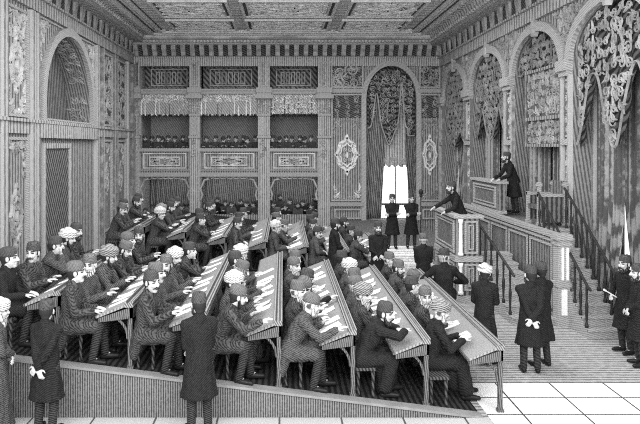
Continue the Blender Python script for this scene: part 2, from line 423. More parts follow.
# back wall: solid right part with an arched window, left part of piers and galleries
rv = MB(); wb = MB(); wall_open(wb, BACK, bx(318), XR, 0, ZC, [(bx(366), bx(416), .5, 6.0, bz(66) - 6.0)], .5, rv)
fbox(wb, BACK, XL, bx(318), bz(60), ZC, -.3, 0)                       # above the galleries
fbox(wb, BACK, XL, bx(318), 0, bz(215), -.25, 0)                      # dado under the loges
wb = wb.build('wall_back', 'wall_back', kind='structure'); rv.build('reveal', 'reveal', wb)
bays = [(140, 190), (200, 258), (270, 318)]
piers = [(133, 140), (190, 200), (258, 270), (318, 330)]
for a, b in piers:
    u0, u1 = bx(a), bx(b); c = (u0 + u1) / 2; w = u1 - u0
    p = MB(); fbox(p, BACK, u0, u1, 0, bz(58), -.5, .16); p = p.build('pier', 'mould_back', wb)
    u0 = max(u0, XL + .15); q = MB(); fbox(q, BACK, u0 - .08, u1 + .08, bz(93), bz(88), 0, .3); fbox(q, BACK, u0 - .14, u1 + .14, bz(99), bz(95), 0, .4); fbox(q, BACK, u0 - .04, u1 + .04, bz(96), bz(92), 0, .26)
    fbox(q, BACK, u0 - .04, u1 + .04, bz(138), bz(136), 0, .24); fbox(q, BACK, u0 - .02, u1 + .02, bz(116), bz(114), 0, .24); q.build('capital', 'wood_pale', p)
    q = MB(); rect_frame(q, BACK, u0 + w * .2, u1 - w * .2, bz(87), bz(62), .05, .05, .16)
    for k in range(4): fbox(q, BACK, u0 + w * (.14 + .2 * k), u0 + w * (.24 + .2 * k), bz(135), bz(117), .16, .22)
    fbox(q, BACK, u0 + .02, u0 + .07, .3, bz(150), .16, .22); fbox(q, BACK, u1 - .07, u1 - .02, .3, bz(150), .16, .22)
    q.build('fluting', 'mould', p)
    q = MB(); fr2 = Fr((0, YB - .16, 0), (1, 0, 0), (0, 0, 1), (0, -1, 0))
    fill(q, fr2, u0 + .01, u1 - .01, bz(114), bz(100), .17, None, .05); strip(q, fr2, c, bz(158), bz(139), w * .6); strip(q, fr2, c, bz(86), bz(64), w * .35)
    q.build('carving', 'gilt_mid', p)
YI = YB + 2.6
mb = MB()
mb.add([(XL, YI, 0), (bx(330), YI, 0), (bx(330), YI, ZC), (XL, YI, ZC)], [(0, 1, 2, 3)]); mb.build('gallery_back_wall', 'recess', wb)
mb = MB()
for x in (XL + .25, bx(195), bx(264), bx(325)): mb.box(x - .04, x + .04, YB + .5, YI, 0, ZC)
mb.build('gallery_partition', 'recess', wb)
mb = MB()
mb.box(XL, bx(330), YB - .02, YI, 2.75, 2.95); mb.box(XL, bx(330), YB + .01, YI, bz(114), bz(92)); mb.build('gallery_slab', 'recess', wb)
for a, b in bays:
    u0, u1 = bx(a), bx(b); c = (u0 + u1) / 2; w = u1 - u0
    # grilled loge window at the top
    g = MB(); fbox(g, BACK, u0, u1, bz(90), bz(58), -1.25, -1.15); g = g.build('loge_grille', 'dark_recess', wb)
    q = MB(); n = 5
    fr2 = Fr((0, YB + 1.15, 0), (1, 0, 0), (0, 0, 1), (0, -1, 0))
    for k in range(n):
        a0 = u0 + w * (.22 + .56 * k / n); a1 = a0 + w * .56 / n - .06
        rect_frame(q, fr2, a0, a1, bz(82), bz(69), .045, .06)
    rect_frame(q, fr2, u0 + w * .12, u1 - w * .12, bz(84), bz(66), .05, .08)
    fill(q, fr2, u0 + .05, u1 - .05, bz(66), bz(60), .25, None, .05); fill(q, fr2, u0 + .05, u1 - .05, bz(90), bz(84), .22, None, .05)
    q.build('grille_tracery', 'gilt_mid', g)
    q = MB(); fbox(q, BACK, u0, u1, bz(94), bz(89), -.5, .12); fbox(q, BACK, u0, u1, bz(91), bz(89.3), 0, .2); q.build('loge_sill', 'wood_pale', wb)
    # parapet panel between the two galleries
    q = MB(); fbox(q, BACK, u0, u1, bz(177), bz(148), -.12, .03); q = q.build('gallery_parapet', 'wall_back', wb)
    r = MB(); fbox(r, BACK, u0, u1, bz(151.5), bz(148.5), -.15, .16); fbox(r, BACK, u0, u1, bz(176.5), bz(172.5), -.1, .14); fbox(r, BACK, u0, u1, bz(170.5), bz(169.5), 0, .1); r.build('parapet_rail', 'wood_pale', q)
    r = MB(); fr2 = Fr((0, YB - .03, 0), (1, 0, 0), (0, 0, 1), (0, -1, 0))
    rect_frame(r, fr2, u0 + w * .07, u1 - w * .07, bz(168.5), bz(153), .05, .05); rect_frame(r, fr2, u0 + w * .19, u1 - w * .19, bz(166), bz(156.5), .06, .07)
    medallion(r, fr2, c, bz(161.2), w * .38, .26, .06)
    for s in (-1, 1): scroll(r, fr2, c + s * w * .24, bz(161.2), .12, s, 0, .06)
    r.build('parapet_frame', 'gilt', q)
    r = MB()
    for k in range(int(w / .2)):
        scroll(r, fr2, u0 + .15 + k * .2, bz(154.8), .07, 1 if k % 2 else -1, k, .03); scroll(r, fr2, u0 + .15 + k * .2, bz(167.3), .07, 1 if k % 2 else -1, k, .03)
    r.build('parapet_carving', 'gilt_dark', q)
    # cusped white edging of the lower loge
    r = MB(); pts = [(u0 + .04, bz(200)), (u0 + .1, bz(195)), (u0 + .02, bz(189)), (u0 + .12, bz(184)), (u0 + .2, bz(180)), (u0 + .5, bz(178.6))]
    for s in (0, 1):
        pp = [(u0 + u1 - x if s else x, z) for x, z in pts]; ribbon(r, BACK, pp, .1, .06)
    ribbon(r, BACK, [(u0 + .3 + (w - .6) * k / 20, bz(178.3) + .03 * math.cos(k * 2.1)) for k in range(21)], .09, .06); r.build('loge_edging', 'gilt_mid', wb)
# solid right part: dado, mouldings, ornaments
mb = MB(); fbox(mb, BACK, bx(330), bx(363), bz(206), bz(202), 0, .16); fbox(mb, BACK, bx(419), XR, bz(206), bz(202), 0, .16); fbox(mb, BACK, bx(330), bx(364), bz(93), bz(89), 0, .16); fbox(mb, BACK, bx(418), XR, bz(93), bz(89), 0, .16)
mb.build('string_course', 'wood_pale', wb)
mb = MB()
for a, b in ((331, 363), (419, 440)):
    rect_frame(mb, BACK, bx(a), bx(b), bz(201), bz(94), .07, .1); rect_frame(mb, BACK, bx(a), bx(b), bz(88), bz(65), .06, .08); rect_frame(mb, BACK, bx(a + 3), bx(b - 2), .55, bz(208.5), .07, .1)
mb.build('panel_moulding', 'mould', wb)
mb = MB(); archivolt(mb, BACK, bx(366), bx(416), 6.0, bz(66) - 6.0, .5, .22, .12); mb.build('arch_moulding', 'mould', wb)
orn = MB(); orl = MB(); ord_ = MB()
for a, b in ((332, 362), (420, 439.5)):
    u0, u1 = bx(a), bx(b); c = (u0 + u1) / 2; w = u1 - u0
    fbox(ord_, BACK, u0, u1, bz(87.5), bz(65.5), .004, .01); fbox(ord_, BACK, u0, u1, bz(118), bz(94), .004, .01)
    fill(orl, BACK, u0 + .05, u1 - .05, bz(87), bz(66), w / 2.2 if a < 400 else .42, None, .06); fill(orl, BACK, u0, u1, bz(86), bz(67), .28, None, .04)
    for k in range(3 if w > 1 else 2):
        n = 3 if w > 1 else 2; uc = u0 + w * (k + .5) / n
        fill(orl, BACK, uc - w * .12, uc + w * .12, bz(119), bz(95), .22, None, .06)
    corner(orl, BACK, u0 + .04, bz(119), 1, -1, .75); corner(orl, BACK, u1 - .04, bz(119), -1, -1, .75)
    medallion(orn, BACK, c, bz(155), w * .66, bz(139) - bz(171), .08)
    for s in (-1, 1): corner(orl if a > 400 else orn, BACK, c - s * w * .46, bz(199), s, 1, .62)
def sp2(u, v): return v > 6.0 + (bz(66) - 6 + .3) * math.sqrt(max(0, 1 - ((u - bx(391)) / (bx(416) - bx(391) + .3)) ** 2))
fill(orl, BACK, bx(364), bx(418), 6.4, bz(60), .26, sp2, .05)
orn.build('gilded_medallion', 'gilt_bright', wb); orl.build('carved_ornament', 'gilt_mid', wb); ord_.build('ornament_ground', 'backing', wb)
# window in the back arch
win = MB(); fbox(win, BACK, bx(372), bx(410), .55, 5.0, -.46, -.44); win = win.build('window_1', 'pane', kind='structure')
mb = MB(); fbox(mb, BACK, bx(396.6), bx(397.6), .6, 4.9, -.44, -.38); fbox(mb, BACK, bx(367), bx(415), bz(206), bz(204), -.44, -.36); mb.build('glazing_bar', 'wood_dark', win)

# ------------------------------------------------------------------ cornices and ceiling
def cornice(name, fr, u0, u1, z0, m, step, bw=.24, pr=1):
    t = MB(); fbox(t, fr, u0, u1, z0, z0 + .4, 0, .1); fbox(t, fr, u0, u1, z0 + .36, z0 + .42, 0, .2); t = t.build(name, m, kind='structure')
    q = MB(); fbox(q, fr, u0, u1, z0 + .42, z0 + .9, 0, .12); q.build('frieze_ground', 'backing', t)
    q = MB(); n = int((u1 - u0) / step)
    for k in range(n):
        u = u0 + (k + .5) * (u1 - u0) / n
        prof = [(.12 + d_ * pr, z0 + z_) for d_, z_ in ((0, .42), (.18, .45), (.24, .6), (.38, .72), (.43, .9), (0, .9))]
        q.loft([[fr(u + s * step * bw, z, n_) for n_, z in prof] for s in (-1, 1)])
    q.build('bracket_row', 'gilt_mid', t)
    q = MB(); q.loft([[fr(u, z0 + dz, n) for n, dz in ((0, .9), (.6, .9), (.62, .98), (.7, 1.0), (.72, 1.08), (.5, 1.08), (0, 1.08))] for u in (u0, u1)])
    q.build('cornice_shelf', 'mould', t)
    q = MB(); n = int((u1 - u0) / (step * .35))
    for k in range(n):
        u = u0 + (k + .5) * (u1 - u0) / n; fbox(q, fr, u - step * .1, u + step * .1, z0 + .99, z0 + 1.07, .7, .78)
    q.build('dentil_row', 'gilt', t)
    q = MB(); q.loft([[fr(u, z, n) for n, z in ((0, z0 + 1.08), (.55, z0 + 1.08), (.62, z0 + 1.14), (.7, ZC - .04), (.95, ZC - .02), (.95, ZC), (0, ZC))] for u in (u0, u1)])
    q.build('cove', 'ceil', t)
cornice('trim_1', BACK, XL, XR, bz(58) - .4 + .02, 'mould_back', .42)
cornice('trim_2', LEFT, YF, YB, 7.55, 'mould_side', .72, .2, .22)
cornice('trim_3', RIGHT, YF, YB, 7.42, 'mould_side', .78, .2, .22)
mb = MB(); mb.box(XL, XR, YF, YI, ZC, ZC + .2); ceil = mb.build('ceiling', 'ceil', kind='structure')
CE = Fr((0, 0, ZC), (1, 0, 0), (0, 1, 0), (0, 0, -1))
mb = MB(); dk = MB()
def border(m, u0, u1, v0, v1, w, h): rect_frame(m, CE, u0, u1, v0, v1, w, h)
for k, (i, w, h) in enumerate(((1.0, .18, .1), (1.35, .08, .06), (1.5, .14, .1))): border(mb, XL + i, XR - i, 10, YB - i, w, h)
for x0, x1 in ((-4.6, -1.9), (-1.5, 1.9), (2.3, 5.0)):
    for v0, v1 in ((24.9, 27.1), (21.6, 24.3), (18.3, 21.0)):
        border(mb, x0, x1, v0, v1, .1, .08); border(mb, x0 + .22, x1 - .22, v0 + .22, v1 - .22, .07, .06); border(dk, x0 + .11, x1 - .11, v0 + .11, v1 - .11, .09, .02)
        c = (x0 + x1) / 2; e = (v0 + v1) / 2; q = .62
        ribbon(mb, CE, [(c - 1.1, e), (c - .5, e + q), (c + .5, e + q), (c + 1.1, e), (c + .5, e - q), (c - .5, e - q), (c - 1.1, e)], .1, .07)
        ribbon(dk, CE, [(c - .9, e), (c - .42, e + q * .75), (c + .42, e + q * .75), (c + .9, e), (c + .42, e - q * .75), (c - .42, e - q * .75), (c - .9, e)], .09, .03)
for k in range(3): border(dk, XL + 1.2 + k * .22, XR - 1.2 - k * .22, 10, YB - 1.2 - k * .22, .05, .02)
mb.build('coffer_moulding', 'ceil_mould', ceil); dk.build('coffer_groove', 'ceil_dark', ceil)
orn = MB()
for x0, x1 in ((-4.6, -1.9), (-1.5, 1.9), (2.3, 5.0)):
    for v0, v1 in ((24.9, 27.1), (21.6, 24.3)):
        fill(orn, CE, x0 + .3, x1 - .3, v0 + .3, v1 - .3, .45, None, .06)
fill(orn, CE, XL + 1.6, XR - 1.6, 27.15, 27.4, .3, None, .05)
orn.build('ceiling_ornament', 'ceil_mould', ceil)

# ------------------------------------------------------------------ drapery
def cloth(name, fr, u0, u1, top, bot, n, folds, amp, mat, label, cat, shift=None, group=None, parent=None, tilt=0):
    """hanging cloth: top/bot functions of t in 0..1; shift(t, s) moves the lower cloth sideways"""
    NU = folds * 8; NV = 14; m = MB(); vs = []; fs = []
    for side in (0, 1):
        for j in range(NV + 1):
            s = j / NV
            for i in range(NU + 1):
                t = i / NU; u = u0 + (u1 - u0) * t
                if shift: u = shift(t, s, u)
                v = top(t) + (bot(t) - top(t)) * s
                a = amp * (math.sin(t * folds * 2 * PI) + .4 * math.sin(t * folds * 4.6 + 1.3)) * (.5 + .5 * s)
                vs.append(fr(u, v, n + a + .012 * side))
    K = (NU + 1) * (NV + 1)
    for side in (0, 1):
        for j in range(NV):
            for i in range(NU):
                q = side * K + j * (NU + 1) + i; f = (q, q + 1, q + NU + 2, q + NU + 1); fs.append(f if side else f[::-1])
    for i in range(NU):
        for j in (0, NV):
            q = j * (NU + 1) + i; fs.append((q, q + 1, q + 1 + K, q + K))
    for j in range(NV):
        for i in (0, NU):
            q = j * (NU + 1) + i; fs.append((q, q + NU + 1, q + NU + 1 + K, q + K))
    m.add(vs, fs); o = m.build(name, mat, parent, smooth=True)
    if label: tag(o, label, cat, group)
    return o
def earc(a, b, vs, rise): return lambda t: vs + rise * math.sqrt(max(0, 1 - (2 * t - 1) ** 2)) - .03
K = lambda z: (lambda t: z)
def drops(n, z0, dz, sharp=1.0):
    return lambda t: z0 - dz * (abs(math.sin(PI * (t * n + .5))) ** sharp) - .03 * math.sin(t * n * 22)
arch_words = ['the far arch of the right wall', 'the right wall arch second from the back', 'the arch behind the presiding man', 'the nearest arch of the right wall']
vals = [drops(1.5, 4.6, .8), drops(2, 5.3, 1.2), drops(2, 6.1, .12), drops(2, 5.6, 1.75, 2.2)]
for k, (a, b) in enumerate(ARCH):
    m = (a + b) / 2
    if k in (0, 3):
        g, s0, q = ((27.75, .4, 1.0) if k == 0 else (14.2, .6, 1.3))
        cloth('curtain', RIGHT, a + .03, g + .01, K(6.4), K(.03), -.45, 7, .06, 'curtain_dark' if k else 'curtain', 'striped curtain at the near side of ' + arch_words[k], 'curtain', shift=lambda t, s, u: u - max(0, s - s0) * q * t)
        cloth('curtain', RIGHT, g, b - .03, K(6.4), K(.03), -.45, 8 if k else 3, .06, 'curtain', 'striped curtain at the far side of ' + arch_words[k], 'curtain', shift=lambda t, s, u: u + max(0, s - s0) * q * (1 - t) * (1 if k else .4))
        q = MB(); fbox(q, RIGHT, g - .8, min(g + .8, b - .05), .6, 4.6, -.87, -.85); q.build('glow_panel_2' if k else 'glow_panel_3', 'pane', kind='structure')  # added glowing panel, makes the gap between the curtains show bright
    else:
        cloth('curtain', RIGHT, a + .03, m + .02, K(6.4), K(.03), -.45, 6, .06, 'curtain', 'striped curtain at near side of ' + arch_words[k], 'curtain')
        cloth('curtain', RIGHT, m - .02, b - .03, K(6.4), K(.03), -.42, 6, .06, 'curtain', 'striped curtain at far side of ' + arch_words[k], 'curtain')
    o = cloth('valance', RIGHT, a + .03, b - .03, earc(a, b, 6.0, 1.08), vals[k], -.2, 7, .05, 'valance', 'dark figured valance with drops in ' + arch_words[k], 'valance')
    q = MB(); fr2 = Fr((XR, 0, 0), (0, 1, 0), (0, 0, 1), (-1, 0, 0)); fr2.o.x += .08
    ea = earc(a, b, 6.0, 1.08)
    ins = lambda u, v: vals[k]((u - a) / (b - a)) + .1 < v < ea((u - a) / (b - a)) - .12
    fill(q, fr2, a + .1, b - .1, 3.7, 7.0, .22 if k < 3 else .3, ins, .03, w=.035); q.build('embroidery', 'gilt_mid' if k == 3 else 'gilt_dark', o)
    q = MB(); ribbon(q, fr2, [(a + .06 + (b - a - .12) * t / 60, vals[k](.02 + .96 * t / 60)) for t in range(61)], .05, .04); q.build('braid', 'gilt_dark', o)
# framed blind in the third arch
o = empty('blind', (XR, 17.9, 4.6)); tag(o, 'figured blind in a square frame hanging inside the arch behind the presiding man', 'blind')
fr2 = Fr((.14, -17.9, -4.6), (0, 1, 0), (0, 0, 1), (-1, 0, 0))
q = MB(); fbox(q, fr2, 16.6, 19.0, 3.9, 6.0, .0, .04); q.build('panel', 'wood_dark', o)
q = MB(); rect_frame(q, fr2, 16.55, 19.05, 3.85, 6.05, .08, .1, .02); fbox(q, fr2, 16.55, 19.05, 4.6, 4.7, .02, .1); q.build('frame', 'wall_side', o)
q = MB(); fr3 = Fr(fr2.o + V((-.04, 0, 0)), fr2.U, fr2.W, fr2.N); fill(q, fr3, 16.7, 18.95, 4.75, 5.95, .25, None, .03, w=.04); q.build('pattern', 'gilt_mid', o); q = MB(); fill(q, fr3, 16.7, 18.95, 3.95, 4.55, .2, None, .03, w=.04); q.build('pattern', 'gilt_mid', o)
# back window dressing
cloth('curtain', BACK, bx(367), bx(391), K(6.6), K(.55), -.2, 6, .05, 'curtain_back', 'dark curtain drawn to the left of the bright back window', 'curtain',
      shift=lambda t, s, u: u - (bx(391) - bx(386)) * t * (1.0 + .0 * s) - max(0, s - .4) * 1.0 * (bx(386) - bx(379)) * t)
cloth('curtain', BACK, bx(391), bx(415), K(6.6), K(.55), -.2, 6, .05, 'curtain_back', 'dark curtain drawn to the right of the bright back window', 'curtain',
      shift=lambda t, s, u: u + (bx(406) - bx(391)) * (1 - t) + max(0, s - .4) * 1.0 * (bx(413) - bx(406)) * (1 - t))
o = cloth('blind', BACK, bx(384), bx(409), K(6.5), drops(4, bz(165), .12), -.36, 6, .015, 'sheer', 'pale sheer blind with lace hem in the back window', 'blind')
q = MB(); f4 = Fr((0, YB + .33, 0), (1, 0, 0), (0, 0, 1), (0, -1, 0)); fill(q, f4, bx(385), bx(408), bz(165), bz(158), .2, None, .02); q.build('lace_hem', 'gilt', o)
va = (bx(367), bx(415)); vb = lambda t: bz(128) + (.5 - abs(t - .5)) * -.0 - .75 * math.exp(-((t - .46) / .1) ** 2) + 2.0 * (math.exp(-((t - .72) / .05) ** 2) + .8 * math.exp(-((t - .2) / .07) ** 2)) - .35 * (t > .85)
o = cloth('valance', BACK, va[0], va[1], earc(0, 1, 6.0, bz(66) - 6.0), vb, -.05, 8, .05, 'valance', 'dark embroidered valance over the bright back window', 'valance')
q = MB(); f4 = Fr((0, YB + .02, 0), (1, 0, 0), (0, 0, 1), (0, -1, 0)); e5 = earc(0, 1, 6.0, bz(66) - 6.0)
fill(q, f4, va[0] + .1, va[1] - .1, 3.8, 7.3, .25, lambda u, v: vb((u - va[0]) / (va[1] - va[0])) + .1 < v < e5((u - va[0]) / (va[1] - va[0])) - .12, .04); q.build('embroidery', 'gilt_mid', o)
q = MB(); ribbon(q, f4, [(va[0] + (va[1] - va[0]) * (t + .5) / 61, vb((t + .5) / 61)) for t in range(61)], .07, .05); q.build('braid', 'gilt_mid', o)
for k, (a, b) in enumerate(bays):
    nm = ('left', 'middle', 'right')[k]
    o = cloth('valance', BACK, bx(a) + .02, bx(b) - .02, K(bz(94.5)), drops(9, bz(113), .12, .5), -.05, 14, .04, 'valance_pale' if k < 2 else 'valance', f'pale scalloped valance hung over the {nm} bay of the upper gallery', 'valance')
    q = MB(); f4 = Fr((0, YB - .02, 0), (1, 0, 0), (0, 0, 1), (0, -1, 0)); fill(q, f4, bx(a) + .05, bx(b) - .05, bz(102) if k < 2 else bz(114), bz(95), .2, None, .03); q.build('embroidery', 'gilt_bright', o)
    o = cloth('curtain', BACK, bx(a), bx(b), K(bz(177)), K(.95), -2.3, 9, .06, 'curtain_back', f'dark curtain at the back of the {nm} lower loge', 'curtain')

# ------------------------------------------------------------------ furniture
def desk(Xr, y0, y1, label, legs, w=.5):
    """long sloping writing desk: high edge on the right"""
    f = zf(Xr); fl = zf(Xr - w); h = f + .96; s = .16
    t = empty('writing_desk', (Xr - w / 2, (y0 + y1) / 2, zf(Xr - w / 2))); tag(t, label, 'desk', 'long writing desks in rows')
    off = -V(t.location)
    def up(mb): return mb.xf(Matrix.Translation(off))
    xl = Xr - w; xm = Xr - .1; zl = h - s
    m = MB(); m.loft([[(xl, y, zl), (xm, y, h), (xm, y, h - .035), (xl, y, zl - .035)] for y in (y0 - .02, y1 + .02)]); up(m).build('desk_top', 'desk', t)
    m = MB(); m.loft([[(xm, y, h - .04), (xm, y, h + .045), (xm + .025, y, h + .05), (xm + .035, y, h + .02), (Xr - .02, y, h + .02), (Xr - .01, y, h + .045), (Xr + .02, y, h + .045), (Xr + .02, y, h - .04)] for y in (y0 - .02, y1 + .02)]); up(m).build('ledge', 'desk_ledge', t)
    m = MB(); m.loft([[(xl, y, zl - .035), (xl, y, zl - .005), (xl - .025, y, zl - .005), (xl - .025, y, zl - .035)] for y in (y0 - .02, y1 + .02)]); up(m).build('edge_strip', 'desk_wood', t)
    m = MB()
    for y in (y0, y1 - .03): m.loft([[(xl + .02, q, zl - .04), (Xr, q, h - .04), (Xr, q, h - .2), (xl + .02, q, zl - .1)] for q in (y, y + .03)])
    m.loft([[(x, y, h - .04), (x, y, h - .22)] [::1] + [(x + .03, y, h - .22), (x + .03, y, h - .04)] for x in (Xr - .03,) for y in (y0, y1)]); up(m).build('apron', 'desk_wood', t)
    for k in range(legs):
        y = y0 + .02 + (y1 - y0 - .1) * k / (legs - 1)
        m = MB(); m.box(Xr - .06, Xr, y, y + .06, zf(Xr - .03) + .003, h - .04); m.box(Xr - .075, Xr + .015, y - .015, y + .075, zf(Xr - .075) + .001, zf(Xr - .03) + .05); up(m).build('leg', 'desk_wood', t)
        m = MB(); pts = [(Xr - .07 - .3 * (1 - math.cos(a)) * 1.0, y + .03, h - .5 + .32 * math.sin(a)) for a in (PI / 2 * i / 8 for i in range(9))]
        m.tube(pts, .02, 6); up(m).build('bracket', 'desk_wood', t)
    return dict(Xr=Xr, xl=xl, xm=xm, zl=zl, h=h)
def bench(X, y0, y1, label):
    t = empty('bench', (X, (y0 + y1) / 2, zf(X))); tag(t, label, 'bench', 'benches behind the desks'); off = Matrix.Translation(-V(t.location)); z = zf(X + .17)
    m = MB(); m.box(X - .15, X + .15, y0, y1, z + .4, z + .445); m.xf(off).build('seat', 'dark_wood', t)
    n = max(2, int((y1 - y0) / 2) + 1)
    for k in range(n):
        y = y0 + .06 + (y1 - y0 - .12) * k / (n - 1)
        for x in (X - .11, X + .11):
            m = MB(); m.lathe([(.03, 0), (.022, .05), (.02, .2), (.03, .3), (.026, .4)], (x, y, zf(x - .03) + .002), 8); m.v = [(a, b, min(c, z + .405)) for a, b, c in m.v]; m.xf(off).build('leg', 'dark_wood', t)
PN = ['leftmost', 'second-from-left', 'third-from-left', 'middle', 'third-from-right', 'second-from-right', 'rightmost']
DN = ['the ' + q + ' front desk' for q in PN]; BN = ['the ' + q + ' back desk' for q in PN]
FD = [(-3.3, 9.45, 12.6), (-2.2, 9.3, 14.2), (-1.13, 9.3, 14.6), (-.03, 9.3, 15.3), (1.05, 9.3, 15.0), (2.12, 9.3, 15.0), (3.2, 9.3, 15.0)]
BD = [(-3.68, 17.0, 20.5), (-2.58, 17.0, 21.3), (-1.5, 17.0, 22.0), (-.42, 17.0, 22.3), (.66, 17.0, 22.3), (1.74, 17.0, 22.0), (2.82, 17.2, 21.2)]
desks = {}
for k, (X, a, b) in enumerate(FD):
    desks['f', k] = desk(X, a, b, 'long sloping writing desk, ' + DN[k][4:] + ', strewn with papers', 4)
    bench(X - .9, a + .1, b - .1, 'dark wooden bench behind ' + DN[k])
for k, (X, a, b) in enumerate(BD):
    desks['b', k] = desk(X, a, b, 'long sloping writing desk beyond the aisle, ' + BN[k][4:], 3)
    bench(X - .9, a + .1, b - .1, 'dark wooden bench behind ' + BN[k])
ORD = ['nearest', 'second', 'third', 'fourth', 'fifth', 'sixth', 'seventh', 'eighth', 'ninth', 'tenth', 'eleventh', 'twelfth']
def nth(i): return 'first from near end' if i == 0 else ORD[i] + ' from near end'
def papers(key, name, items):
    d = desks[key]; sl = math.atan2(d['h'] - d['zl'], d['xm'] - d['xl'])
    for i, (t, y, lw, ll, rot) in enumerate(sorted(items, key=lambda q: q[1])):
        w, l = lw / 2, ll / 2
        m = MB(); vs = []
        NX = 5
        for s in (0, 1):
            for k in range(NX):
                for e in (-1, 1):
                    q = k / (NX - 1) * 2 - 1; vs.append((q * l, e * w, .004 * s + .014 * q * q * ((i * 7 % 3) / 2)))
        fs = []
        n = NX * 2
        for k in range(NX - 1):
            a = 2 * k; fs += [(a, a + 1, a + 3, a + 2), (n + a, n + a + 2, n + a + 3, n + a + 1), (a, a + 2, n + a + 2, n + a), (a + 1, n + a + 1, n + a + 3, a + 3)]
        fs += [(0, n, n + 1, 1), (n - 2, n - 1, 2 * n - 1, 2 * n - 2)]
        m.add(vs, fs); o = m.build('paper_sheet', 'paper')
        x = d['xl'] + (d['xm'] - d['xl']) * t; z = d['zl'] + (d['h'] - d['zl']) * t
        o.matrix_world = Matrix.Translation((x, y, z + .0015)) @ Matrix.Rotation(-sl, 4, 'Y') @ Matrix.Rotation(rot, 4, 'Z')
        tag(o, f'white paper sheet, {nth(i)} of ' + name, 'paper', 'papers on the desks')
def run(n, y0, y1, t0=.45, seed=1):
    r = random.Random(seed)
    return [(t0 + r.uniform(-.06, .06), y0 + (y1 - y0) * (i + r.uniform(.2, .8)) / n, r.uniform(.18, .26), r.uniform(.28, .36), r.uniform(-.3, .3)) for i in range(n)]
papers(('f', 0), DN[0], run(2, 9.8, 11.2, .5, 11))
papers(('f', 1), DN[1], run(11, 9.4, 13.8, .45, 2))
papers(('f', 2), DN[2], run(8, 9.5, 14.2, .4, 3))
papers(('f', 3), DN[3], run(8, 9.5, 13.6, .45, 4))
papers(('f', 4), DN[4], run(9, 9.45, 14.8, .4, 5))
papers(('f', 5), DN[5], run(8, 10.2, 14.6, .4, 6))
papers(('f', 6), DN[6], run(7, 10.0, 14.6, .35, 7))
for k, n in enumerate((2, 3, 4, 3, 6, 2, 3)): papers(('b', k), BN[k], run(n, BD[k][1] + .2, BD[k][1] + 3.0, .45, 20 + k))

# tribune with the speaker
def panel_face(mb, fr, u0, u1, v0, v1): rect_frame(mb, fr, u0, u1, v0, v1, .05, .035); rect_frame(mb, fr, u0 + .1, u1 - .1, v0 + .1, v1 - .1, .03, .03)
t = empty('tribune', (4.6, 16.9, 0)); tag(t, 'two-tier panelled speaking tribune with corner column painted as white highlight and speaker in it', 'tribune')
T = Matrix.Translation((-4.6, -16.9, 0))
x0, x1, y0, y1 = 4.3, 4.9, 15.9, 18.0
m = MB(); m.box(x0, x0 + .07, y0, y1, 0, 2.08); m.box(x0 + .07, x1, y0, y0 + .07, 0, 2.08); m.box(x0 + .07, x1, y1 - .07, y1, 0, 2.08); m.box(x0 + .07, x1 - .01, y0 + .07, y1 - .07, 1.05, 1.19); m.xf(T).build('body', 'wood', t)
m = MB(); m.box(x0 - .07, x1 + .07, y0 - .07, y0 + .14, 2.08, 2.16); m.box(x0 - .07, x0 + .14, y0 + .14, y1 + .05, 2.08, 2.16); m.xf(T).build('top_rail', 'wood_pale', t)
m = MB(); m.box(x0 - .05, x1 + .05, y0 - .05, y1 + .01, 1.0, 1.14); m.xf(T).build('band_moulding', 'wood_pale', t)
m = MB(); m.box(x0 - .06, x1 + .06, y0 - .06, y1, .0, .16); m.xf(T).build('plinth_moulding', 'wood_pale', t)
m = MB(); fa = Fr((0, y0, 0), (1, 0, 0), (0, 0, 1), (0, -1, 0)); fl = Fr((x0, 0, 0), (0, 1, 0), (0, 0, 1), (-1, 0, 0))
for v0, v1 in ((.28, .95), (1.2, 2.02)): panel_face(m, fa, x0 + .2, x1 - .06, v0, v1); panel_face(m, fl, y0 + .14, y1 - .06, v0, v1)
m.xf(T).build('panel_moulding', 'wood_pale', t)
m = MB()
for zz in ((.2, .98), (1.16, 2.06)):
    m.lathe([(.07, zz[0]), (.07, zz[0] + .06), (.05, zz[0] + .08), (.045, zz[1] - .1), (.065, zz[1] - .06), (.065, zz[1])], (x0 + .1, y0 - .05, 0), 12)
m.xf(T).build('corner_column', 'white', t, True)  # polished highlight of the column put into its white colour
# tribune stairs with iron railing
def stairs(name, x0, x1, yb, yt, n, ztop, label, side_mat, rails, balu_mat, loc):
    t = empty(name, loc); tag(t, label, 'stairs'); T = Matrix.Translation(-V(loc)); rise = ztop / n; run_ = (yt - yb) / n
    for i in range(n):
        m = MB(); m.box(x0, x1, yb + i * run_, yt, i * rise + (.001 if i else 0), (i + 1) * rise); m.box(x0 - .0, x1, yb + i * run_ - .03, yb + i * run_ + .02, (i + 1) * rise - .04, (i + 1) * rise + .002); m.xf(T).build('step', 'wood_pale' if side_mat == 'wood' else side_mat, t)
    for x, h in rails:
        a = V((x, yb + .1, rise + h)); b = V((x, yt - .05, ztop + h)); nb = n + 1
        m = MB(); m.tube([a + V((0, -.12, -.05)), a, b], .03, 8); m.xf(T).build('handrail', 'iron', t)
        for i in range(n):
            y = yb + (i + .5) * run_; z0 = (i + 1) * rise; k = (y - a.y) / (b.y - a.y); z1 = a.z + (b.z - a.z) * k
            m = MB(); m.lathe([(.035, z0), (.04, z0 + .05), (.02, z0 + .12), (.038, (z0 + z1) / 2), (.02, (z0 + z1) / 2 + .1), (.028, z1 - .05), (.022, z1)], (x, y, 0), 8); m.xf(T).build('baluster', balu_mat, t)
    return t
stairs('stairs', 4.97, 5.9, 13.9, 16.9, 7, 1.1, 'narrow stairs with dark railing rising to the back of the tribune', 'wood', [(5.01, .95)], 'iron', (5.3, 14.9, 0))
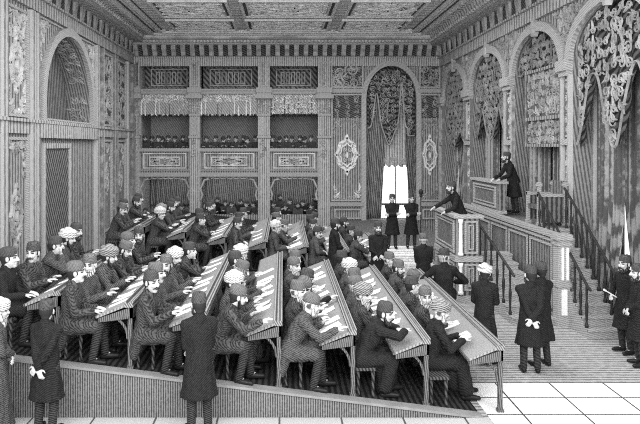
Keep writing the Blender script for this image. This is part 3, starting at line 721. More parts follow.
stairs('stairs', 6.12, 6.85, 12.85, 15.5, 10, 1.9, 'stairs with two dark handrails climbing to the presiding platform', 'wood', [(6.16, .85), (6.8, .95)], 'iron', (6.5, 14, 0))
# presiding platform
t = empty('platform', (6.5, 18, 0)); tag(t, 'high panelled platform along the right wall carrying desk and chair', 'platform'); T = Matrix.Translation((-6.5, -18, 0))
m = MB(); m.box(6.05, XR - .01, 15.52, 21.5, 0, 1.9); m.box(6.03, 6.11, 13.95, 15.52, 0, 1.9); m.xf(T).build('body', 'wood', t)
m = MB(); m.box(5.98, 6.14, 13.9, 21.5, 1.84, 1.95); m.box(6.0, 6.13, 13.9, 21.5, 1.74, 1.8); m.box(5.99, 6.1, 13.9, 21.5, 0, .16); m.xf(T).build('cornice_rail', 'wood_pale', t)
m = MB(); fp = Fr((6.03, 0, 0), (0, 1, 0), (0, 0, 1), (-1, 0, 0))
for k in range(5): rect_frame(m, fp, 14.3 + k * 1.45, 15.6 + k * 1.45, .25, 1.68, .05, .03)
m.xf(T).build('panel_moulding', 'wood_pale', t)
m = MB(); m.box(5.9, 6.16, 13.72, 13.98, 0, 1.86); m.box(5.85, 6.2, 13.67, 14.02, 1.86, 1.98); m.box(5.87, 6.18, 13.69, 14.0, 1.74, 1.8); m.box(5.87, 6.18, 13.69, 14.0, .0, .16); m.box(5.87, 6.18, 13.69, 14.0, .85, .95); p = m.xf(T).build('newel_post', 'wood_pale', t)
m = MB(); m.box(5.97, 6.02, 13.7, 13.73, 1.0, 1.7); m.box(6.07, 6.12, 13.7, 13.73, 1.0, 1.7); m.box(5.97, 6.09, 13.7, 13.73, .25, .8); m.xf(T).build('post_highlight', 'white', p)  # white bars stand in for the highlights on the post
# presiding desk
t = empty('presiding_desk', (6.2, 19, 1.9)); tag(t, 'tall panelled desk on the platform before the presiding man', 'desk'); T = Matrix.Translation((-6.2, -19, -1.9))
m = MB(); m.box(6.06, 6.28, 18.05, 20.5, 1.955, 2.8); m.xf(T).build('body', 'wood', t)
m = MB(); m.box(6.0, 6.34, 17.98, 20.57, 2.8, 2.87); m.box(6.03, 6.31, 18.02, 20.53, 1.952, 2.05); m.xf(T).build('top', 'wood_pale', t)
m = MB(); panel_face(m, Fr((6.06, 0, 0), (0, 1, 0), (0, 0, 1), (-1, 0, 0)), 18.2, 20.3, 2.1, 2.72); m.xf(T).build('panel_moulding', 'wood_pale', t)
# presiding chair
t = empty('armchair', (6.62, 16.1, 1.9)); tag(t, 'high square-backed wooden armchair on the platform behind the presiding man', 'chair'); T = Matrix.Translation((-6.62, -16.1, -1.9)); z = 1.905
for x in (6.3, 6.94):
    for y in (15.75, 16.45):
        m = MB(); m.box(x - .04, x + .04, y - .04, y + .04, z, z + (1.08 if x > 6.5 or y < 16 else .8)); m.box(x - .06, x + .06, y - .06, y + .06, z, z + .08); m.box(x - .06, x + .06, y - .06, y + .06, z + .98, z + 1.05) if x > 6.5 or y < 16 else None; m.xf(T).build('leg', 'wood_pale', t)
m = MB(); m.box(6.28, 6.95, 15.76, 16.44, z + .4, z + .5); m.xf(T).build('seat', 'wood_dark', t)
m = MB(); m.box(6.9, 6.97, 15.76, 16.44, z + .5, z + 1.1); m.xf(T).build('backrest', 'wood', t)
for y in (15.75, 16.45):
    m = MB(); m.box(6.26, 6.98, y - .05, y + .05, z + .72, z + .79); m.xf(T).build('armrest', 'wood_pale', t)
    m = MB(); m.box(6.34, 6.9, y - .02, y + .02, z + .1, z + .72); m.xf(T).build('side_panel', 'wood_dark', t)
# white steps up to the dais
t = empty('dais_steps', (4.05, 21, 0)); tag(t, 'pale stone steps beneath the two attendants by the back window', 'steps')
for i in range(4):
    m = MB(); m.box(-.72, .72, -.75 + i * .15, .58, i * .125 + (.001 if i else 0), (i + 1) * .125); m.box(-.74, .74, -.77 + i * .15, -.72 + i * .15, (i + 1) * .125 - .035, (i + 1) * .125 + .002); m.build('step', 'stone', t)

# ------------------------------------------------------------------ figures
def remeshed(mb, name, voxel, mats, smooth=3):
    me = mb.mesh(name + '_raw'); o = bpy.data.objects.new('tmp', me); COL.objects.link(o)
    r = o.modifiers.new('r', 'REMESH'); r.mode = 'VOXEL'; r.voxel_size = voxel
    s_ = o.modifiers.new('s', 'SMOOTH'); s_.iterations = smooth; s_.factor = .5
    dg = bpy.context.evaluated_depsgraph_get(); dg.update()
    out = bpy.data.meshes.new_from_object(o.evaluated_get(dg)); out.name = name
    bpy.data.objects.remove(o); bpy.data.meshes.remove(me)
    out.materials.clear()
    for m in mats: out.materials.append(M[m])
    out.polygons.foreach_set('use_smooth', [True] * len(out.polygons))
    return out
from mathutils import noise
def wrinkle(me, amp=.012):
    nn = [v.normal.copy() for v in me.vertices]
    for v, n in zip(me.vertices, nn):
        c = v.co; a = noise.noise(V((c.x * 9, c.y * 9, c.z * 3.2))) + .6 * noise.noise(V((c.x * 20 + 5, c.y * 20, c.z * 7)))
        v.co = c + n * (amp * (1 - 2 * abs(a)))
    return me
def head_prims(mb, T):
    q = MB()
    q.ell((-.01, 0, .03), (.098, .078, .09)); q.ell((.022, 0, -.04), (.072, .062, .085)); q.ell((.058, 0, -.098), (.032, .034, .026))
    q.cap((.09, 0, .022), (.112, 0, -.028), .009, .016); q.cap((.083, -.034, .032), (.083, .034, .032), .014)
    for s in (-1, 1):
        q.ell((.066, s * .036, -.028), (.026, .024, .026)); q.ell((-.002, s * .08, -.008), (.022, .012, .034)); q.ell((.098, s * .013, -.03), (.012, .009, .008))
    q.cap((.088, -.02, -.066), (.088, .02, -.066), .009); q.cap((.086, -.015, -.078), (.086, .015, -.078), .009)
    q.xf(T); mb.add(q.v, q.f)
def hand_prims(mb, wrist, d, n, curl, side):
    d = d.normalized(); n = (n - d * n.dot(d)).normalized(); l = d.cross(n).normalized()
    m = Matrix((d, l, n)).transposed()
    mb.ell(wrist + d * .048, (.052, .041, .019), m)
    for k, (o, ln) in enumerate(((-.031, .9), (-.0105, 1.05), (.0105, 1.0), (.031, .78))):
        b = wrist + d * .085 + l * o * .95; a1 = curl * .6; a2 = curl * 1.5
        d1 = d * math.cos(a1) - n * math.sin(a1) + l * o * 1.2; d2 = d * math.cos(a2) - n * math.sin(a2) + l * o
        k1 = b + d1.normalized() * .042 * ln; k2 = k1 + d2.normalized() * .042 * ln
        mb.cap(b - d * .02, k1, .0105, .0095, 8, 3); mb.cap(k1, k2, .0095, .008, 8, 3)
    tb = wrist + d * .03 + l * side * .036; t1 = tb + (d * .6 + l * side * .7 - n * .3).normalized() * .04; t2 = t1 + (d * .95 + l * side * .15 - n * .35).normalized() * .034
    mb.cap(tb - l * side * .015, t1, .014, .011, 8, 3); mb.cap(t1, t2, .011, .009, 8, 3)
def ik(S, Hd, pole, a=.295, b=.265):
    d = Hd - S; L = min(d.length, (a + b) * .995); d.normalize(); Hd = S + d * L
    x = (a * a - b * b + L * L) / (2 * L); h = math.sqrt(max(0, a * a - x * x))
    p = pole - d * pole.dot(d); p.normalize()
    return S + d * x + p * h, Hd
def ering(c, rx, ry, m, n=20):
    return [c + m @ V((rx * math.cos(2 * PI * j / n), ry * math.sin(2 * PI * j / n), 0)) for j in range(n)]
FIG = {}
def figure(name, seated=True, lean=.2, yaw=0, pitch=0, hl=None, hr=None, poles=None, nl=None, nr=None, curl=.45, coat='frock', step=0, roll=0, twist=0, feet=None):
    P = V((0, 0, .56)) if seated else V((0, 0, .95))
    Lm = Matrix.Rotation(lean, 3, 'Y'); u = Lm @ V((0, 0, 1)); f = Lm @ V((1, 0, 0))
    Tw = Lm @ Matrix.Rotation(twist, 3, 'Z')
    def C(x, y, z): return P + Tw @ V((x, y, z))
    nb = C(0, 0, .52) if seated else C(-.01, 0, .53)
    hu = (Matrix.Rotation(lean * .5, 3, 'Y') @ V((0, 0, 1)))
    hc = nb + hu * .158 + f * .025
    HT = Matrix.Translation(hc) @ Matrix.Rotation(yaw + twist, 4, 'Z') @ Matrix.Rotation(pitch, 4, 'Y') @ Matrix.Rotation(roll, 4, 'X') @ Matrix.Scale(1.14, 4)
    body = MB(); ct = MB(); tr = MB(); shoes = []
    head_prims(body, HT)
    body.cap(HT @ V((-.02, 0, -.06)), nb - u * .06, .056, .062)
    # torso
    prof = [(-.1, .1, .15), (.02, .1, .145), (.14, .095, .135), (.28, .105, .155), (.4, .1, .165), (.48, .07, .12), (.53, .05, .06)]
    for mb, g in ((body, -.012), (ct, .022)):
        mb.loft([ering(C(0, 0, z), a + g, b + g, Tw) for z, a, b in prof])
    sl, sr = C(0, .165, .445), C(0, -.165, .445)
    for mb, g in ((body, -.01), (ct, .016)): mb.cap(sl, sr, .058 + g); mb.cap(sl, nb - u * .03, .05 + g, .05 + g); mb.cap(sr, nb - u * .03, .05 + g, .05 + g)
    ct.cap(nb - u * .035 - f * .02, nb + u * .015 - f * .012, .078, .068)
    # arms
    poles = poles or ((-.5, .5, -1), (-.5, -.5, -1))
    for S, Hd, pole, side, nn in ((sl, V(hl), V(poles[0]), 1, nl), (sr, V(hr), V(poles[1]), -1, nr)):
        E, W = ik(S, Hd, pole)
        body.cap(S, E, .042, .036); body.cap(E, W, .034, .026)
        ct.cap(S, E, .066, .053); ct.cap(E, E + (W - E) * .9, .054, .044)
        hand_prims(body, W - (W - E).normalized() * .02, (W - E), V(nn) if nn else V((0, 0, 1)), curl, -side)
    # legs and skirts
    for s in (-1, 1):
        if seated:
            hip = P + V((0, s * .09, -.04)); kn = P + V((.43, s * .13, -.04)); an = V((.40 + (.06 * s), s * .12, .085))
            if feet: an = V(feet[0 if s < 0 else 1])
        else:
            hip = P + V((0, s * .09, -.05)); kn = V((.02 + s * step * .5, s * .1, .5)); an = V((-.03 + s * step, s * .11, .09))
        body.cap(hip, kn, .075, .05); body.cap(kn, an, .05, .035); tr.cap(hip, kn, .095, .07); tr.cap(kn, an + V((0, 0, .0)), .068, .058)
        body.cap(an, an + V((.12, s * .02, -.05)), .03, .025)
        sh = MB(); shoes.append(sh); sh.cap(an + V((-.03, 0, -.045)), an + V((.05, s * .01, -.04)), .043, .045); sh.cap(an + V((.05, s * .01, -.042)), an + V((.17, s * .03, -.05)), .045, .033)
        if seated:
            ct.cap(hip, kn - V((.0 if coat == 'robe' else .08, 0, 0)), .125, .09)
            if coat == 'robe': ct.cap(kn, an + V((0, 0, .06)), .095, .1)
            else: ct.cap(P + V((-.05, s * .1, -.1)), P + V((-.1, s * .12, -.32)), .09, .05)
    for sh in shoes: sh.v = [(x, y, max(z, .003)) for x, y, z in sh.v]
    if not seated:
        hem = {'frock': .47, 'robe': .06, 'jacket': .72}[coat]; I3 = Matrix.Identity(3)
        fl = {'frock': (.2, .245), 'robe': (.25, .3), 'jacket': (.17, .22)}[coat]; z1 = P.z + .2
        rings = []
        for i in range(9):
            t = i / 8; z = hem + (z1 - hem) * t; c = P + Tw @ V((0, 0, 0)); top = C(0, 0, .2)
            cx = V((top.x * t + (0 if seated else 0) * (1 - t), top.y * t, z)); a = fl[0] + (.118 - fl[0]) * t ** .7; b = fl[1] + (.155 - fl[1]) * t ** .7
            n = 36
            rings.append([cx + V((a * math.cos(2 * PI * j / n) * (1 + .035 * (1 - t) * math.sin(9 * 2 * PI * j / n)), b * math.sin(2 * PI * j / n) * (1 + .035 * (1 - t) * math.sin(9 * 2 * PI * j / n)), 0)) for j in range(n)])
        ct.loft(rings)
    elif coat == 'robe': ct.cap(P + V((.3, 0, -.05)), P + V((.36, 0, -.35)), .13, .12)
    bm_ = remeshed(body, name + '_body', .0085, ['skin', 'face_dark'], 2)
    inv = HT.inverted(); n = 0
    for p in bm_.polygons:
        q = inv @ p.center
        if q.x < .06: continue
        for s in (-1, 1):
            if ((q.y - s * .032) / .019) ** 2 + ((q.z - .006) / .009) ** 2 < 1 or ((q.y - s * .034) / .025) ** 2 + ((q.z - .034) / .009) ** 2 < 1: p.material_index = 1
        if (q.y / .022) ** 2 + ((q.z + .072) / .006) ** 2 < 1: p.material_index = 1
    FIG[name] = dict(body=bm_, coat=wrinkle(remeshed(ct, name + '_coat', .014, ['coat1'], 3)), trousers=remeshed(tr, name + '_trousers', .016, ['trouser'], 2), shoes=[remeshed(sh, name + '_shoe', .012, ['shoe'], 2) for sh in shoes], HT=HT, seated=seated)

# head wear and hair, in head space
HM = {}
q = MB(); q.lathe([(.096, .03), (.096, .045), (.092, .09), (.085, .125), (.072, .142), (.02, .148)], (-.012, 0, 0), 20, 1.06, .9); HM['fez'] = q.mesh('fez', True)
q = MB(); q.lathe([(.098, .025), (.098, .05), (.1, .085), (.085, .12), (.055, .14), (.01, .147)], (-.016, 0, 0), 20, 1.06, .92); HM['cap'] = q.mesh('cap', True)
q = MB(); q.tube([(-.012, 0, .148), (-.06, .0, .152), (-.085, 0, .13)], .004, 6); q.cap((-.09, 0, .125), (-.103, 0, .05), .007, .013, 8, 2); HM['tassel'] = q.mesh('tassel', True)
q = MB()
for k, (z, r, tl, tr_) in enumerate(((.045, .1, .12, .035), (.078, .103, -.16, .036), (.11, .088, .1, .034), (.062, .102, -.05, .036))):
    m = Matrix.Rotation(tl, 3, 'X') @ Matrix.Rotation(-.12 + tl * .5, 3, 'Y'); rr = []
    for i in range(22):
        a = 2 * PI * i / 22; c = V((-.014, 0, z)) + m @ V((r * 1.02 * math.cos(a), r * .86 * math.sin(a), 0)); ax = m @ V((math.cos(a), math.sin(a), 0)); up = m @ V((0, 0, 1))
        rr.append([c + ax * tr_ * math.cos(b) + up * tr_ * .75 * math.sin(b) for b in (2 * PI * j / 10 for j in range(10))])
    rr.append(rr[0]); q.loft(rr, caps=False)
q.ell((-.014, 0, .1), (.085, .075, .075)); HM['turban'] = q.mesh('turban', True)
q = MB(); q.ell((-.028, 0, .012), (.088, .083, .088)); q.ell((-.05, 0, -.05), (.045, .055, .05))
for s in (-1, 1): q.cap((.015, s * .07, .02), (.02, s * .072, -.02), .013, .009)
HM['hair'] = remeshed(q, 'hair', .01, ['hair'], 2)
def beard(long, full=True):
    q = MB()
    if full:
        q.ell((.05, 0, -.108), (.052, .054, .045))
        for s in (-1, 1): q.cap((.012, s * .072, -.03), (.035, s * .05, -.1), .016, .026); q.cap((.035, s * .052, -.095), (.075, 0, -.115), .026, .03)
        if long: q.ell((.062, 0, -.15), (.042, .05, .075))
    for s in (-1, 1): q.cap((.104, s * .008, -.053), (.086, s * .05, -.07 if full else -.062), .013, .008)
    return remeshed(q, 'beard', .007, ['beard'], 2)
HM['beard'] = beard(False); HM['long_beard'] = beard(True); HM['moustache'] = beard(False, False)

figure('write', lean=.38, pitch=.35, hl=(.5, .16, .86), hr=(.56, -.1, .86), yaw=-.15)
figure('reach', lean=.5, pitch=.25, hl=(.46, .2, .86), hr=(.66, -.2, .88), yaw=.25)
figure('listen', lean=.12, pitch=.0, hl=(.36, .1, .72), hr=(.36, -.1, .72), yaw=.1)
figure('listen_near', lean=.15, pitch=.05, hl=(.42, .12, .84), hr=(.42, -.12, .84), yaw=-.55)
figure('face_near', lean=.15, pitch=.05, hl=(.4, .1, .84), hr=(.4, -.14, .84), yaw=-1.25, twist=-.35)
figure('chin', lean=.34, pitch=.05, hl=(.46, .12, .86), hr=(.33, -.08, 1.07), yaw=.0, poles=((-.5, .5, -1), (.4, -.4, -1)), nr=(-1, 0, .4), curl=.9)
figure('folded', lean=.3, pitch=.12, hl=(.44, -.1, .87), hr=(.46, .1, .89), yaw=-.3, poles=((0, 1, -.4), (0, -1, -.4)))
figure('bowed', lean=.45, pitch=.5, hl=(.5, .05, .87), hr=(.52, -.16, .87), yaw=-.7, roll=.1)
figure('away', lean=.2, pitch=.05, hl=(.4, .12, .84), hr=(.4, -.12, .84), yaw=.7)
figure('robed', lean=.25, pitch=.2, hl=(.46, .1, .85), hr=(.47, -.12, .85), yaw=.15, coat='robe', feet=((.5, -.12, .09), (.56, .12, .09)))
figure('robed_near', lean=.2, pitch=.1, hl=(.44, .1, .85), hr=(.44, -.12, .85), yaw=-.7, coat='robe')
figure('slump', lean=.62, pitch=.1, hl=(.55, .0, .9), hr=(.62, -.14, .92), yaw=-.5, poles=((0, 1, -.2), (0, -1, -.1)), coat='robe')
figure('elbows', lean=.2, pitch=.1, hl=(.3, .2, .74), hr=(.3, -.2, .74), yaw=-.5, poles=((-.3, 1, -.5), (-.3, -1, -.5)))
figure('hands_behind', seated=False, lean=-.02, hl=(-.2, -.02, .9), hr=(-.21, .02, .93), poles=((-.6, 1, 0), (-.6, -1, 0)), nl=(-1, 0, 0), nr=(-1, 0, 0), curl=.7, yaw=.3)
figure('hands_front', seated=False, lean=.03, hl=(.2, -.03, .98), hr=(.21, .03, 1.0), poles=((-.5, 1, -.4), (-.5, -1, -.4)), nl=(1, 0, .3), nr=(1, 0, .3), curl=.7)
figure('arms_crossed', seated=False, lean=-.02, hl=(.2, -.12, 1.13), hr=(.21, .12, 1.16), poles=((.1, 1, -.7), (.1, -1, -.7)), nl=(1, 0, .2), nr=(1, 0, .2), coat='frock', step=.03)
figure('at_ease', seated=False, lean=.0, hl=(.06, .26, .74), hr=(.2, -.12, 1.05), poles=((-1, .3, 0), (-.6, -1, -.3)), nl=(0, 1, 0), nr=(1, 0, .3), yaw=.2, coat='frock')
figure('robe_stand', seated=False, lean=.05, hl=(.2, .0, 1.0), hr=(.21, .02, 1.03), poles=((-.3, 1, -.4), (-.3, -1, -.4)), nl=(1, 0, .3), nr=(1, 0, .3), curl=.8, coat='robe', yaw=.2, pitch=.1)
figure('orator', seated=False, lean=.42, pitch=-.1, hl=(.5, .2, .98), hr=(.74, -.2, 1.0), poles=((-.5, .5, -.6), (-.3, -.5, -1)), coat='frock')
figure('preside', seated=False, lean=.4, pitch=-.2, hl=(.5, .18, .98), hr=(.55, -.14, .98), poles=((-.4, .5, -1), (-.4, -.5, -1)), coat='frock', yaw=.0)

def person(pose, x, y, z, face, label, hat='fez_a', hair='', coat='coat1', group=None, sc_=1.0, bits=True, rc=None):
    """face: heading of the body, degrees, 0 = towards the right wall, 90 = the back wall"""
    fg = FIG[pose]; t = empty('person', (x, y, z), math.radians(face)); t.scale = (sc_,) * 3
    tag(t, label, 'person', group)
    def kid(nm, me, mat=None, T=None, par=None):
        o = bpy.data.objects.new(nm, me); COL.objects.link(o); o.parent = par or t
        if not me.materials: me.materials.append(M['coat1'])
        if mat: o.material_slots[0].link = 'OBJECT'; o.material_slots[0].material = M[mat]
        if T: o.matrix_local = T
        return o
    kid('body', fg['body']); kid('coat', fg['coat'], coat)
    if bits: kid('trousers', fg['trousers']); [kid('shoe', q) for q in fg['shoes']]
    HT = fg['HT']
    if hat.startswith('turban'): kid('turban', HM['turban'], hat, HT)
    elif hat:
        k = 'fez' if not hat.endswith('_cap') else 'cap'
        o = kid('fez' if k == 'fez' else 'cap', HM[k], hat[:5], HT)
        if bits and k == 'fez': kid('tassel', HM['tassel'], 'hair', None, o)
    kid('hair', HM['hair'], None if hair not in ('white', 'longwhite') else 'beard_white', HT)
    if hair == 'moustache': kid('moustache', HM['moustache'], 'beard', HT)
    elif hair: kid('beard', HM['long_beard' if hair.startswith('long') else 'beard'], 'beard_white' if 'white' in hair else 'beard', HT)
    return t
LOOK = {'fez_a': 'fez', 'fez_b': 'dark fez', 'fez_a_cap': 'round cap', 'fez_b_cap': 'dark cap', 'turban': 'white turban', 'turban_grey': 'grey turban'}
HAIRW = {'': '', 'moustache': 'moustached ', 'beard': 'bearded ', 'long': 'long-bearded ', 'white': 'white-bearded ', 'longwhite': 'white-bearded '}
POSEW = {'write': 'writing', 'reach': 'reaching forward', 'listen': 'upright', 'listen_near': 'glancing aside', 'face_near': 'facing forward', 'chin': 'musing', 'folded': 'arms folded',
         'bowed': 'head bowed', 'away': 'looking away', 'robed': 'robed', 'robed_near': 'turning', 'slump': 'slumped forward', 'elbows': 'elbows out'}
def row(key, name, items, back=.62):
    X = (FD if key == 'f' else BD)
    k = name[0]; Xr = X[k][0]; nm = (DN if key == 'f' else BN)[k]
    hats = ['fez_a', 'fez_b', 'fez_a_cap']
    for i, (y, pose, hat, hair, coat, dx) in enumerate(sorted(items, key=lambda q: q[0])):
        x = Xr - .5 - .46 + dx * .6 - (.0 if pose == 'reach' else .05 if pose == 'slump' else 0)
        person(pose, x, y, zf(x + .45) + .004 if zf(x) else 0, R.uniform(-7, 7), f'{HAIRW[hair]}man in {LOOK[hat]}, {POSEW[pose]}, {nth(i)} at {nm}'.replace(', first from near end at', ', nearest seat at'), hat, hair, coat, 'members seated at the desks', 1.08)
# (y, pose, hat, beard, coat, dx)
row('f', (0,), [(9.85, 'listen', 'fez_b_cap', '', 'coat0', -.1), (10.45, 'face_near', 'fez_b', 'moustache', 'coat1', .1), (11.3, 'chin', 'fez_b', 'moustache', 'coat2', 0), (12.1, 'robed', 'turban', 'long', 'coat2', 0), (12.9, 'listen_near', 'fez_b', 'beard', 'coat1', -.05)])
row('f', (1,), [(9.45, 'listen', 'fez_a_cap', 'moustache', 'coat1', 0), (10.05, 'face_near', 'fez_a', 'white', 'coat2', 0), (10.95, 'robed', 'turban_grey', 'beard', 'coat3', 0), (11.75, 'write', 'fez_a', 'beard', 'coat1', 0), (12.6, 'listen', 'fez_a_cap', 'white', 'coat2', 0), (13.35, 'face_near', 'fez_b', 'beard', 'coat1', .05)])
row('f', (2,), [(9.45, 'listen_near', 'fez_b', 'moustache', 'coat1', .05), (10.05, 'listen', 'fez_a', 'moustache', 'coat2', 0), (10.75, 'face_near', 'fez_a', 'beard', 'coat2', 0), (11.5, 'robed_near', 'turban', 'long', 'coat3', 0), (12.4, 'chin', 'fez_b', 'moustache', 'coat1', .05)])
row('f', (3,), [(9.45, 'reach', 'fez_a_cap', 'beard', 'coat1', 0), (10.05, 'robed_near', 'turban', 'beard', 'coat3', .12), (10.5, 'bowed', 'fez_a_cap', 'white', 'coat1', -.05), (11.2, 'write', 'fez_a', 'white', 'coat2', 0), (11.95, 'listen', 'fez_b', 'moustache', 'coat1', 0), (12.7, 'away', 'turban', 'white', 'coat2', 0)])
row('f', (4,), [(9.5, 'reach', 'fez_a_cap', 'white', 'coat2', 0), (10.0, 'listen_near', 'fez_a', 'white', 'coat1', .05), (10.55, 'bowed', 'fez_a_cap', 'beard', 'coat1', -.08), (11.3, 'reach', 'fez_b', 'beard', 'coat0', .0), (12.1, 'listen_near', 'fez_a_cap', 'white', 'coat2', 0), (12.9, 'robed_near', 'fez_a', 'beard', 'coat3', 0)])
row('f', (5,), [(9.6, 'slump', 'fez_b', 'beard', 'coat0', .05), (10.35, 'robed_near', 'turban_grey', 'longwhite', 'coat1', -.02), (11.0, 'listen', 'fez_a_cap', 'white', 'coat2', 0), (11.75, 'away', 'fez_a', 'white', 'coat1', 0), (12.6, 'robed_near', 'turban', 'white', 'coat2', 0), (13.6, 'listen', 'fez_b', 'moustache', 'coat1', 0)])
row('f', (6,), [(9.85, 'robed', 'turban_grey', 'white', 'coat0', 0), (10.75, 'face_near', 'fez_a', 'white', 'coat1', .05), (11.6, 'listen', 'fez_b', 'moustache', 'coat1', 0), (12.4, 'write', 'fez_a', 'white', 'coat2', 0), (13.25, 'robed_near', 'fez_a', 'beard', 'coat2', 0), (14.2, 'listen_near', 'fez_a', 'white', 'coat1', 0)])
row('b', (0,), [(17.4, 'write', 'fez_a', 'moustache', 'coat1', 0), (18.2, 'listen_near', 'fez_b_cap', 'beard', 'coat2', 0), (19.3, 'folded', 'fez_b', 'beard', 'coat1', 0), (20.1, 'listen', 'fez_b', 'moustache', 'coat2', 0)])
row('b', (1,), [(17.3, 'folded', 'turban', '', 'coat1', 0), (18.0, 'listen_near', 'turban_grey', 'beard', 'coat1', 0), (19.0, 'robed', 'fez_b', 'beard', 'coat2', 0), (19.8, 'listen', 'fez_b', 'moustache', 'coat1', 0), (20.6, 'face_near', 'fez_b', 'beard', 'coat2', 0)])
row('b', (2,), [(17.2, 'chin', 'fez_b', 'moustache', 'coat1', 0), (18.1, 'listen', 'fez_b', 'beard', 'coat1', 0), (20.2, 'listen_near', 'fez_b', 'beard', 'coat1', 0), (21.0, 'listen', 'fez_b', '', 'coat2', 0)])
row('b', (3,), [(17.2, 'elbows', 'fez_b', 'moustache', 'coat1', 0), (18.4, 'listen_near', 'fez_b', 'moustache', 'coat2', 0), (19.8, 'away', 'fez_b', 'white', 'coat1', 0)])
row('b', (4,), [(17.4, 'listen', 'turban', 'white', 'coat2', 0), (18.4, 'reach', 'fez_a', 'white', 'coat2', 0), (19.6, 'listen', 'fez_a', 'beard', 'coat1', 0), (21.2, 'listen_near', 'fez_b', 'beard', 'coat1', 0)])
row('b', (5,), [(17.3, 'elbows', 'fez_b', 'moustache', 'coat2', 0), (19.0, 'listen_near', 'fez_b', 'white', 'coat2', 0), (20.2, 'listen', 'fez_b', 'beard', 'coat1', 0), (21.4, 'write', 'fez_b', '', 'coat2', 0)])
row('b', (6,), [(17.6, 'folded', 'fez_b', 'moustache', 'coat2', 0), (18.6, 'listen_near', 'fez_b', 'moustache', 'coat1', 0), (20.6, 'listen', 'fez_b', 'beard', 'coat1', 0)])
# standing
person('robe_stand', -3.92, 8.72, 0, 20, 'white-bearded man in white turban and long robe standing at the left edge', 'turban', 'longwhite', 'coat2')
person('hands_behind', -3.22, 8.72, 0, 75, 'man in dark frock coat and fez, back turned, hands clasped behind him', 'fez_b', 'beard', 'coat0', sc_=1.0)
person('hands_front', -1.14, 8.72, 0, 110, 'man in dark frock coat, back turned, standing before the panelled platform front near its centre', 'fez_b', 'beard', 'coat0', sc_=1.05)
person('hands_front', 2.44, 16.4, zf(2.44), 265, 'stout man in dark coat facing forward with hands clasped, standing in the aisle', 'fez_b', 'beard', 'coat0', sc_=1.05)
person('robe_stand', 1.3, 16.4, zf(1.3), 10, 'tall dark-cloaked man in profile standing in the aisle between desks', 'fez_b', 'beard', 'coat0', sc_=1.02)
person('arms_crossed', 3.58, 21.0, .502, 265, 'attendant with folded hands on the pale steps, left one of the pair', 'fez_b', '', 'coat0')
person('arms_crossed', 4.22, 21.05, .502, 275, 'attendant with folded arms on the pale steps, right one of the pair', 'fez_b', '', 'coat0')
person('hands_front', 3.4, 15.5, 0, 80, 'man in dark coat seen from behind, standing beyond the far end of the rightmost desk', 'fez_a', 'white', 'coat0', sc_=.98)
o = empty('stool', (3.5, 13.9, 0)); tag(o, 'low wooden stool beneath the broad-shouldered man facing the tribune', 'stool')
q = MB(); q.lathe([(.18, .42), (.2, .43), (.2, .46), (.18, .47)], seg=16); q.build('seat', 'dark_wood', o)
for a in range(4):
    q = MB(); q.cap((.13 * math.cos(a * PI / 2 + .8), .13 * math.sin(a * PI / 2 + .8), .43), (.17 * math.cos(a * PI / 2 + .8), .17 * math.sin(a * PI / 2 + .8), .025), .02, .016, 8, 2); q.build('leg', 'dark_wood', o)
person('elbows', 3.5, 13.9, 0, 75, 'broad-shouldered man in black seated with elbows spread, facing the tribune', 'fez_b', 'white', 'coat0', sc_=1.18)
person('robe_stand', 3.62, 11.5, 0, 60, 'man in white turban and dark robe standing between the rightmost desk and tribune', 'turban', 'beard', 'coat0', sc_=.97)
person('hands_behind', 4.25, 11.0, 0, 80, 'man in long dark coat, hands behind, left of the two on the open floor', 'fez_b', 'beard', 'coat0', sc_=1.02)
person('hands_front', 4.56, 11.3, 0, 110, 'man in dark coat close behind his companion, right of the two on the open floor', 'fez_b', 'beard', 'coat0', sc_=1.02)
person('at_ease', 6.42, 12.0, 0, 190, 'uniformed man standing by the stair foot holding a short white baton', 'fez_b', 'beard', 'coat0', sc_=1.02)
person('hands_front', 6.3, 11.3, 0, 170, 'man in dark coat at the right edge beside the one with a baton', 'fez_b', 'beard', 'coat0', sc_=1.0)
person('orator', 4.66, 16.75, 1.2, 186, 'speaker in dark coat and fez leaning out over the tribune', 'fez_b', 'beard', 'coat0')
person('preside', 6.64, 18.35, 1.955, 184, 'presiding man in fez standing at the tall desk on the platform', 'fez_b', 'beard', 'coat0')
q = MB(); q.cap((-.2, 0, 0), (.2, 0, 0), .012, .012, 8, 2); q.cap((-.24, 0, 0), (-.19, 0, 0), .02, .018, 8, 2); o = q.build('baton', 'white'); o.location = (6.2, 12.02, 1.08); o.rotation_euler = (0, .5, .3)
tag(o, 'short white baton held by the uniformed man at the stair foot', 'baton')
q = MB(); q.cap((0, 0, .02), (0, 0, 1.75), .018, .018, 8, 2); q.ell((0, 0, 1.86), (.075, .075, .1)); q.lathe([(.03, 1.7), (.05, 1.74), (.03, 1.78)], seg=10); o = q.build('mace', 'iron', smooth=True); o.location = (4.5, 20.9, .505)
tag(o, 'tall ball-headed staff beside the right attendant on the pale steps', 'staff')
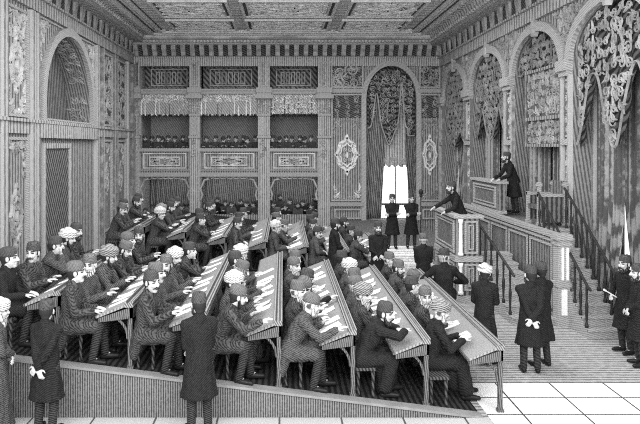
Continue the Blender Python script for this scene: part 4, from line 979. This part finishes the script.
# galleries
nm3 = ('left', 'middle', 'right')
UP = [[145, 151, 158, 163.5, 169, 175.5, 182.5], [206, 215.5, 222.5, 229, 236, 243, 249, 255], [274, 280, 286, 293, 299, 305, 311.5]]
for k in range(3):
    for i, px in enumerate(UP[k]):
        y = YB + .62 + .5 * (i % 2); x = (px - CX) * y / F
        person(('listen', 'folded', 'listen_near', 'bowed')[(i + k) % 4], x, y, 2.955, 270 + R.uniform(-25, 25), f'spectator in a fez, {ORD[i] if i else "first"} from the left in the {nm3[k]} bay of the upper gallery', 'fez_b', ('beard', 'moustache', '')[(i + k) % 3], ('coat1', 'coat2')[i % 2], 'upper gallery spectators', bits=False)
LO = [[(146, 211), (156, 208), (166, 205), (176, 209), (184, 206)], [(205, 204), (212, 203), (218, 200), (224.5, 202), (231, 204), (240, 202), (248, 203), (255, 204)], [(273, 204), (280, 197), (286, 206), (291, 201), (298, 205), (304, 202), (311, 206), (313.5, 198)]]
for k in range(3):
    for i, (px, py) in enumerate(LO[k]):
        y = YB + (.62 + .5 * (i % 2) if py > 200 else 1.6); x = (px - CX) * y / F; z = H - (py - CY) * y / F - 1.24
        person(('listen', 'folded', 'listen_near')[(i + k) % 3], x, y, z, 270 + R.uniform(-25, 25), f'spectator in a fez, {ORD[i] if i else "first"} from the left in the {nm3[k]} lower loge', 'fez_b', ('beard', '', 'moustache')[(i + k) % 3], ('coat1', 'coat2', 'coat0')[i % 3], 'lower loge spectators', bits=False)
    a, b = bx(bays[k][0]), bx(bays[k][1])
    for lev, z, nmx in ((2.95, 2.955, 'upper gallery'), (0, .004, 'lower loge')):
        t = empty('bench', ((a + b) / 2, YB + .8, z)); tag(t, f'plain bench under the spectators in the {nm3[k]} bay of the {nmx}', 'bench', 'gallery benches')
        q = MB(); q.box(-(b - a) / 2 + .1, (b - a) / 2 - .1, -.4, .5, .4, .44); q.build('seat', 'dark_wood', t)
        for s in (-1, 1): q = MB(); q.box(s * (b - a) * .4 - .03, s * (b - a) * .4 + .03, -.15, .2, .0, .4); q.build('leg', 'dark_wood', t)

# ------------------------------------------------------------------ light and camera
w = bpy.data.worlds.new('World'); sc.world = w; w.use_nodes = True
w.node_tree.nodes['Background'].inputs['Color'].default_value = (1, 1, 1, 1); w.node_tree.nodes['Background'].inputs['Strength'].default_value = 1.0
def area(loc, rot, sx, sy, power):
    l = bpy.data.lights.new('fill_light', 'AREA'); l.shape = 'RECTANGLE'; l.size = sx; l.size_y = sy; l.energy = power  # unseen fill lamp, added to even out the light in the hall
    o = bpy.data.objects.new('fill_light', l); COL.objects.link(o); o.location = loc; o.rotation_euler = rot; return o
area((0, 12, 8.3), (0, 0, 0), 9, 6, 600); area((0, 21, 8.3), (0, 0, 0), 9, 7, 800)  # added overhead fills, soft like a skylight
area((0, 3, 5.5), (math.radians(90), 0, 0), 12, 5, 1500)  # added fill behind the viewer, acting like a wall of windows
area((-1.9, 30.2, 5.9), (math.radians(0), 0, 0), 8, 1.4, 120)  # added fill to brighten the upper gallery
area((-1.9, 30.2, 2.7), (math.radians(0), 0, 0), 8, 1.4, 60)  # added fill under the slab to brighten the lower loges
cam = bpy.data.cameras.new('Camera'); co = bpy.data.objects.new('Camera', cam); COL.objects.link(co)
co.location = (0, 0, H); co.rotation_euler = (PI / 2, 0, 0); cam.sensor_width = 36; cam.lens = 36
cam.shift_x = (320 - CX) / F; cam.shift_y = -(212 - CY) / F; cam.clip_end = 200
sc.camera = co
sc.view_settings.view_transform = 'Standard'; sc.view_settings.look = 'None'; sc.view_settings.gamma = 1; sc.view_settings.use_curve_mapping = False
sc.view_settings.exposure = 0.0
sc.cycles.use_denoising = False; sc.cycles.filter_width = 1.1
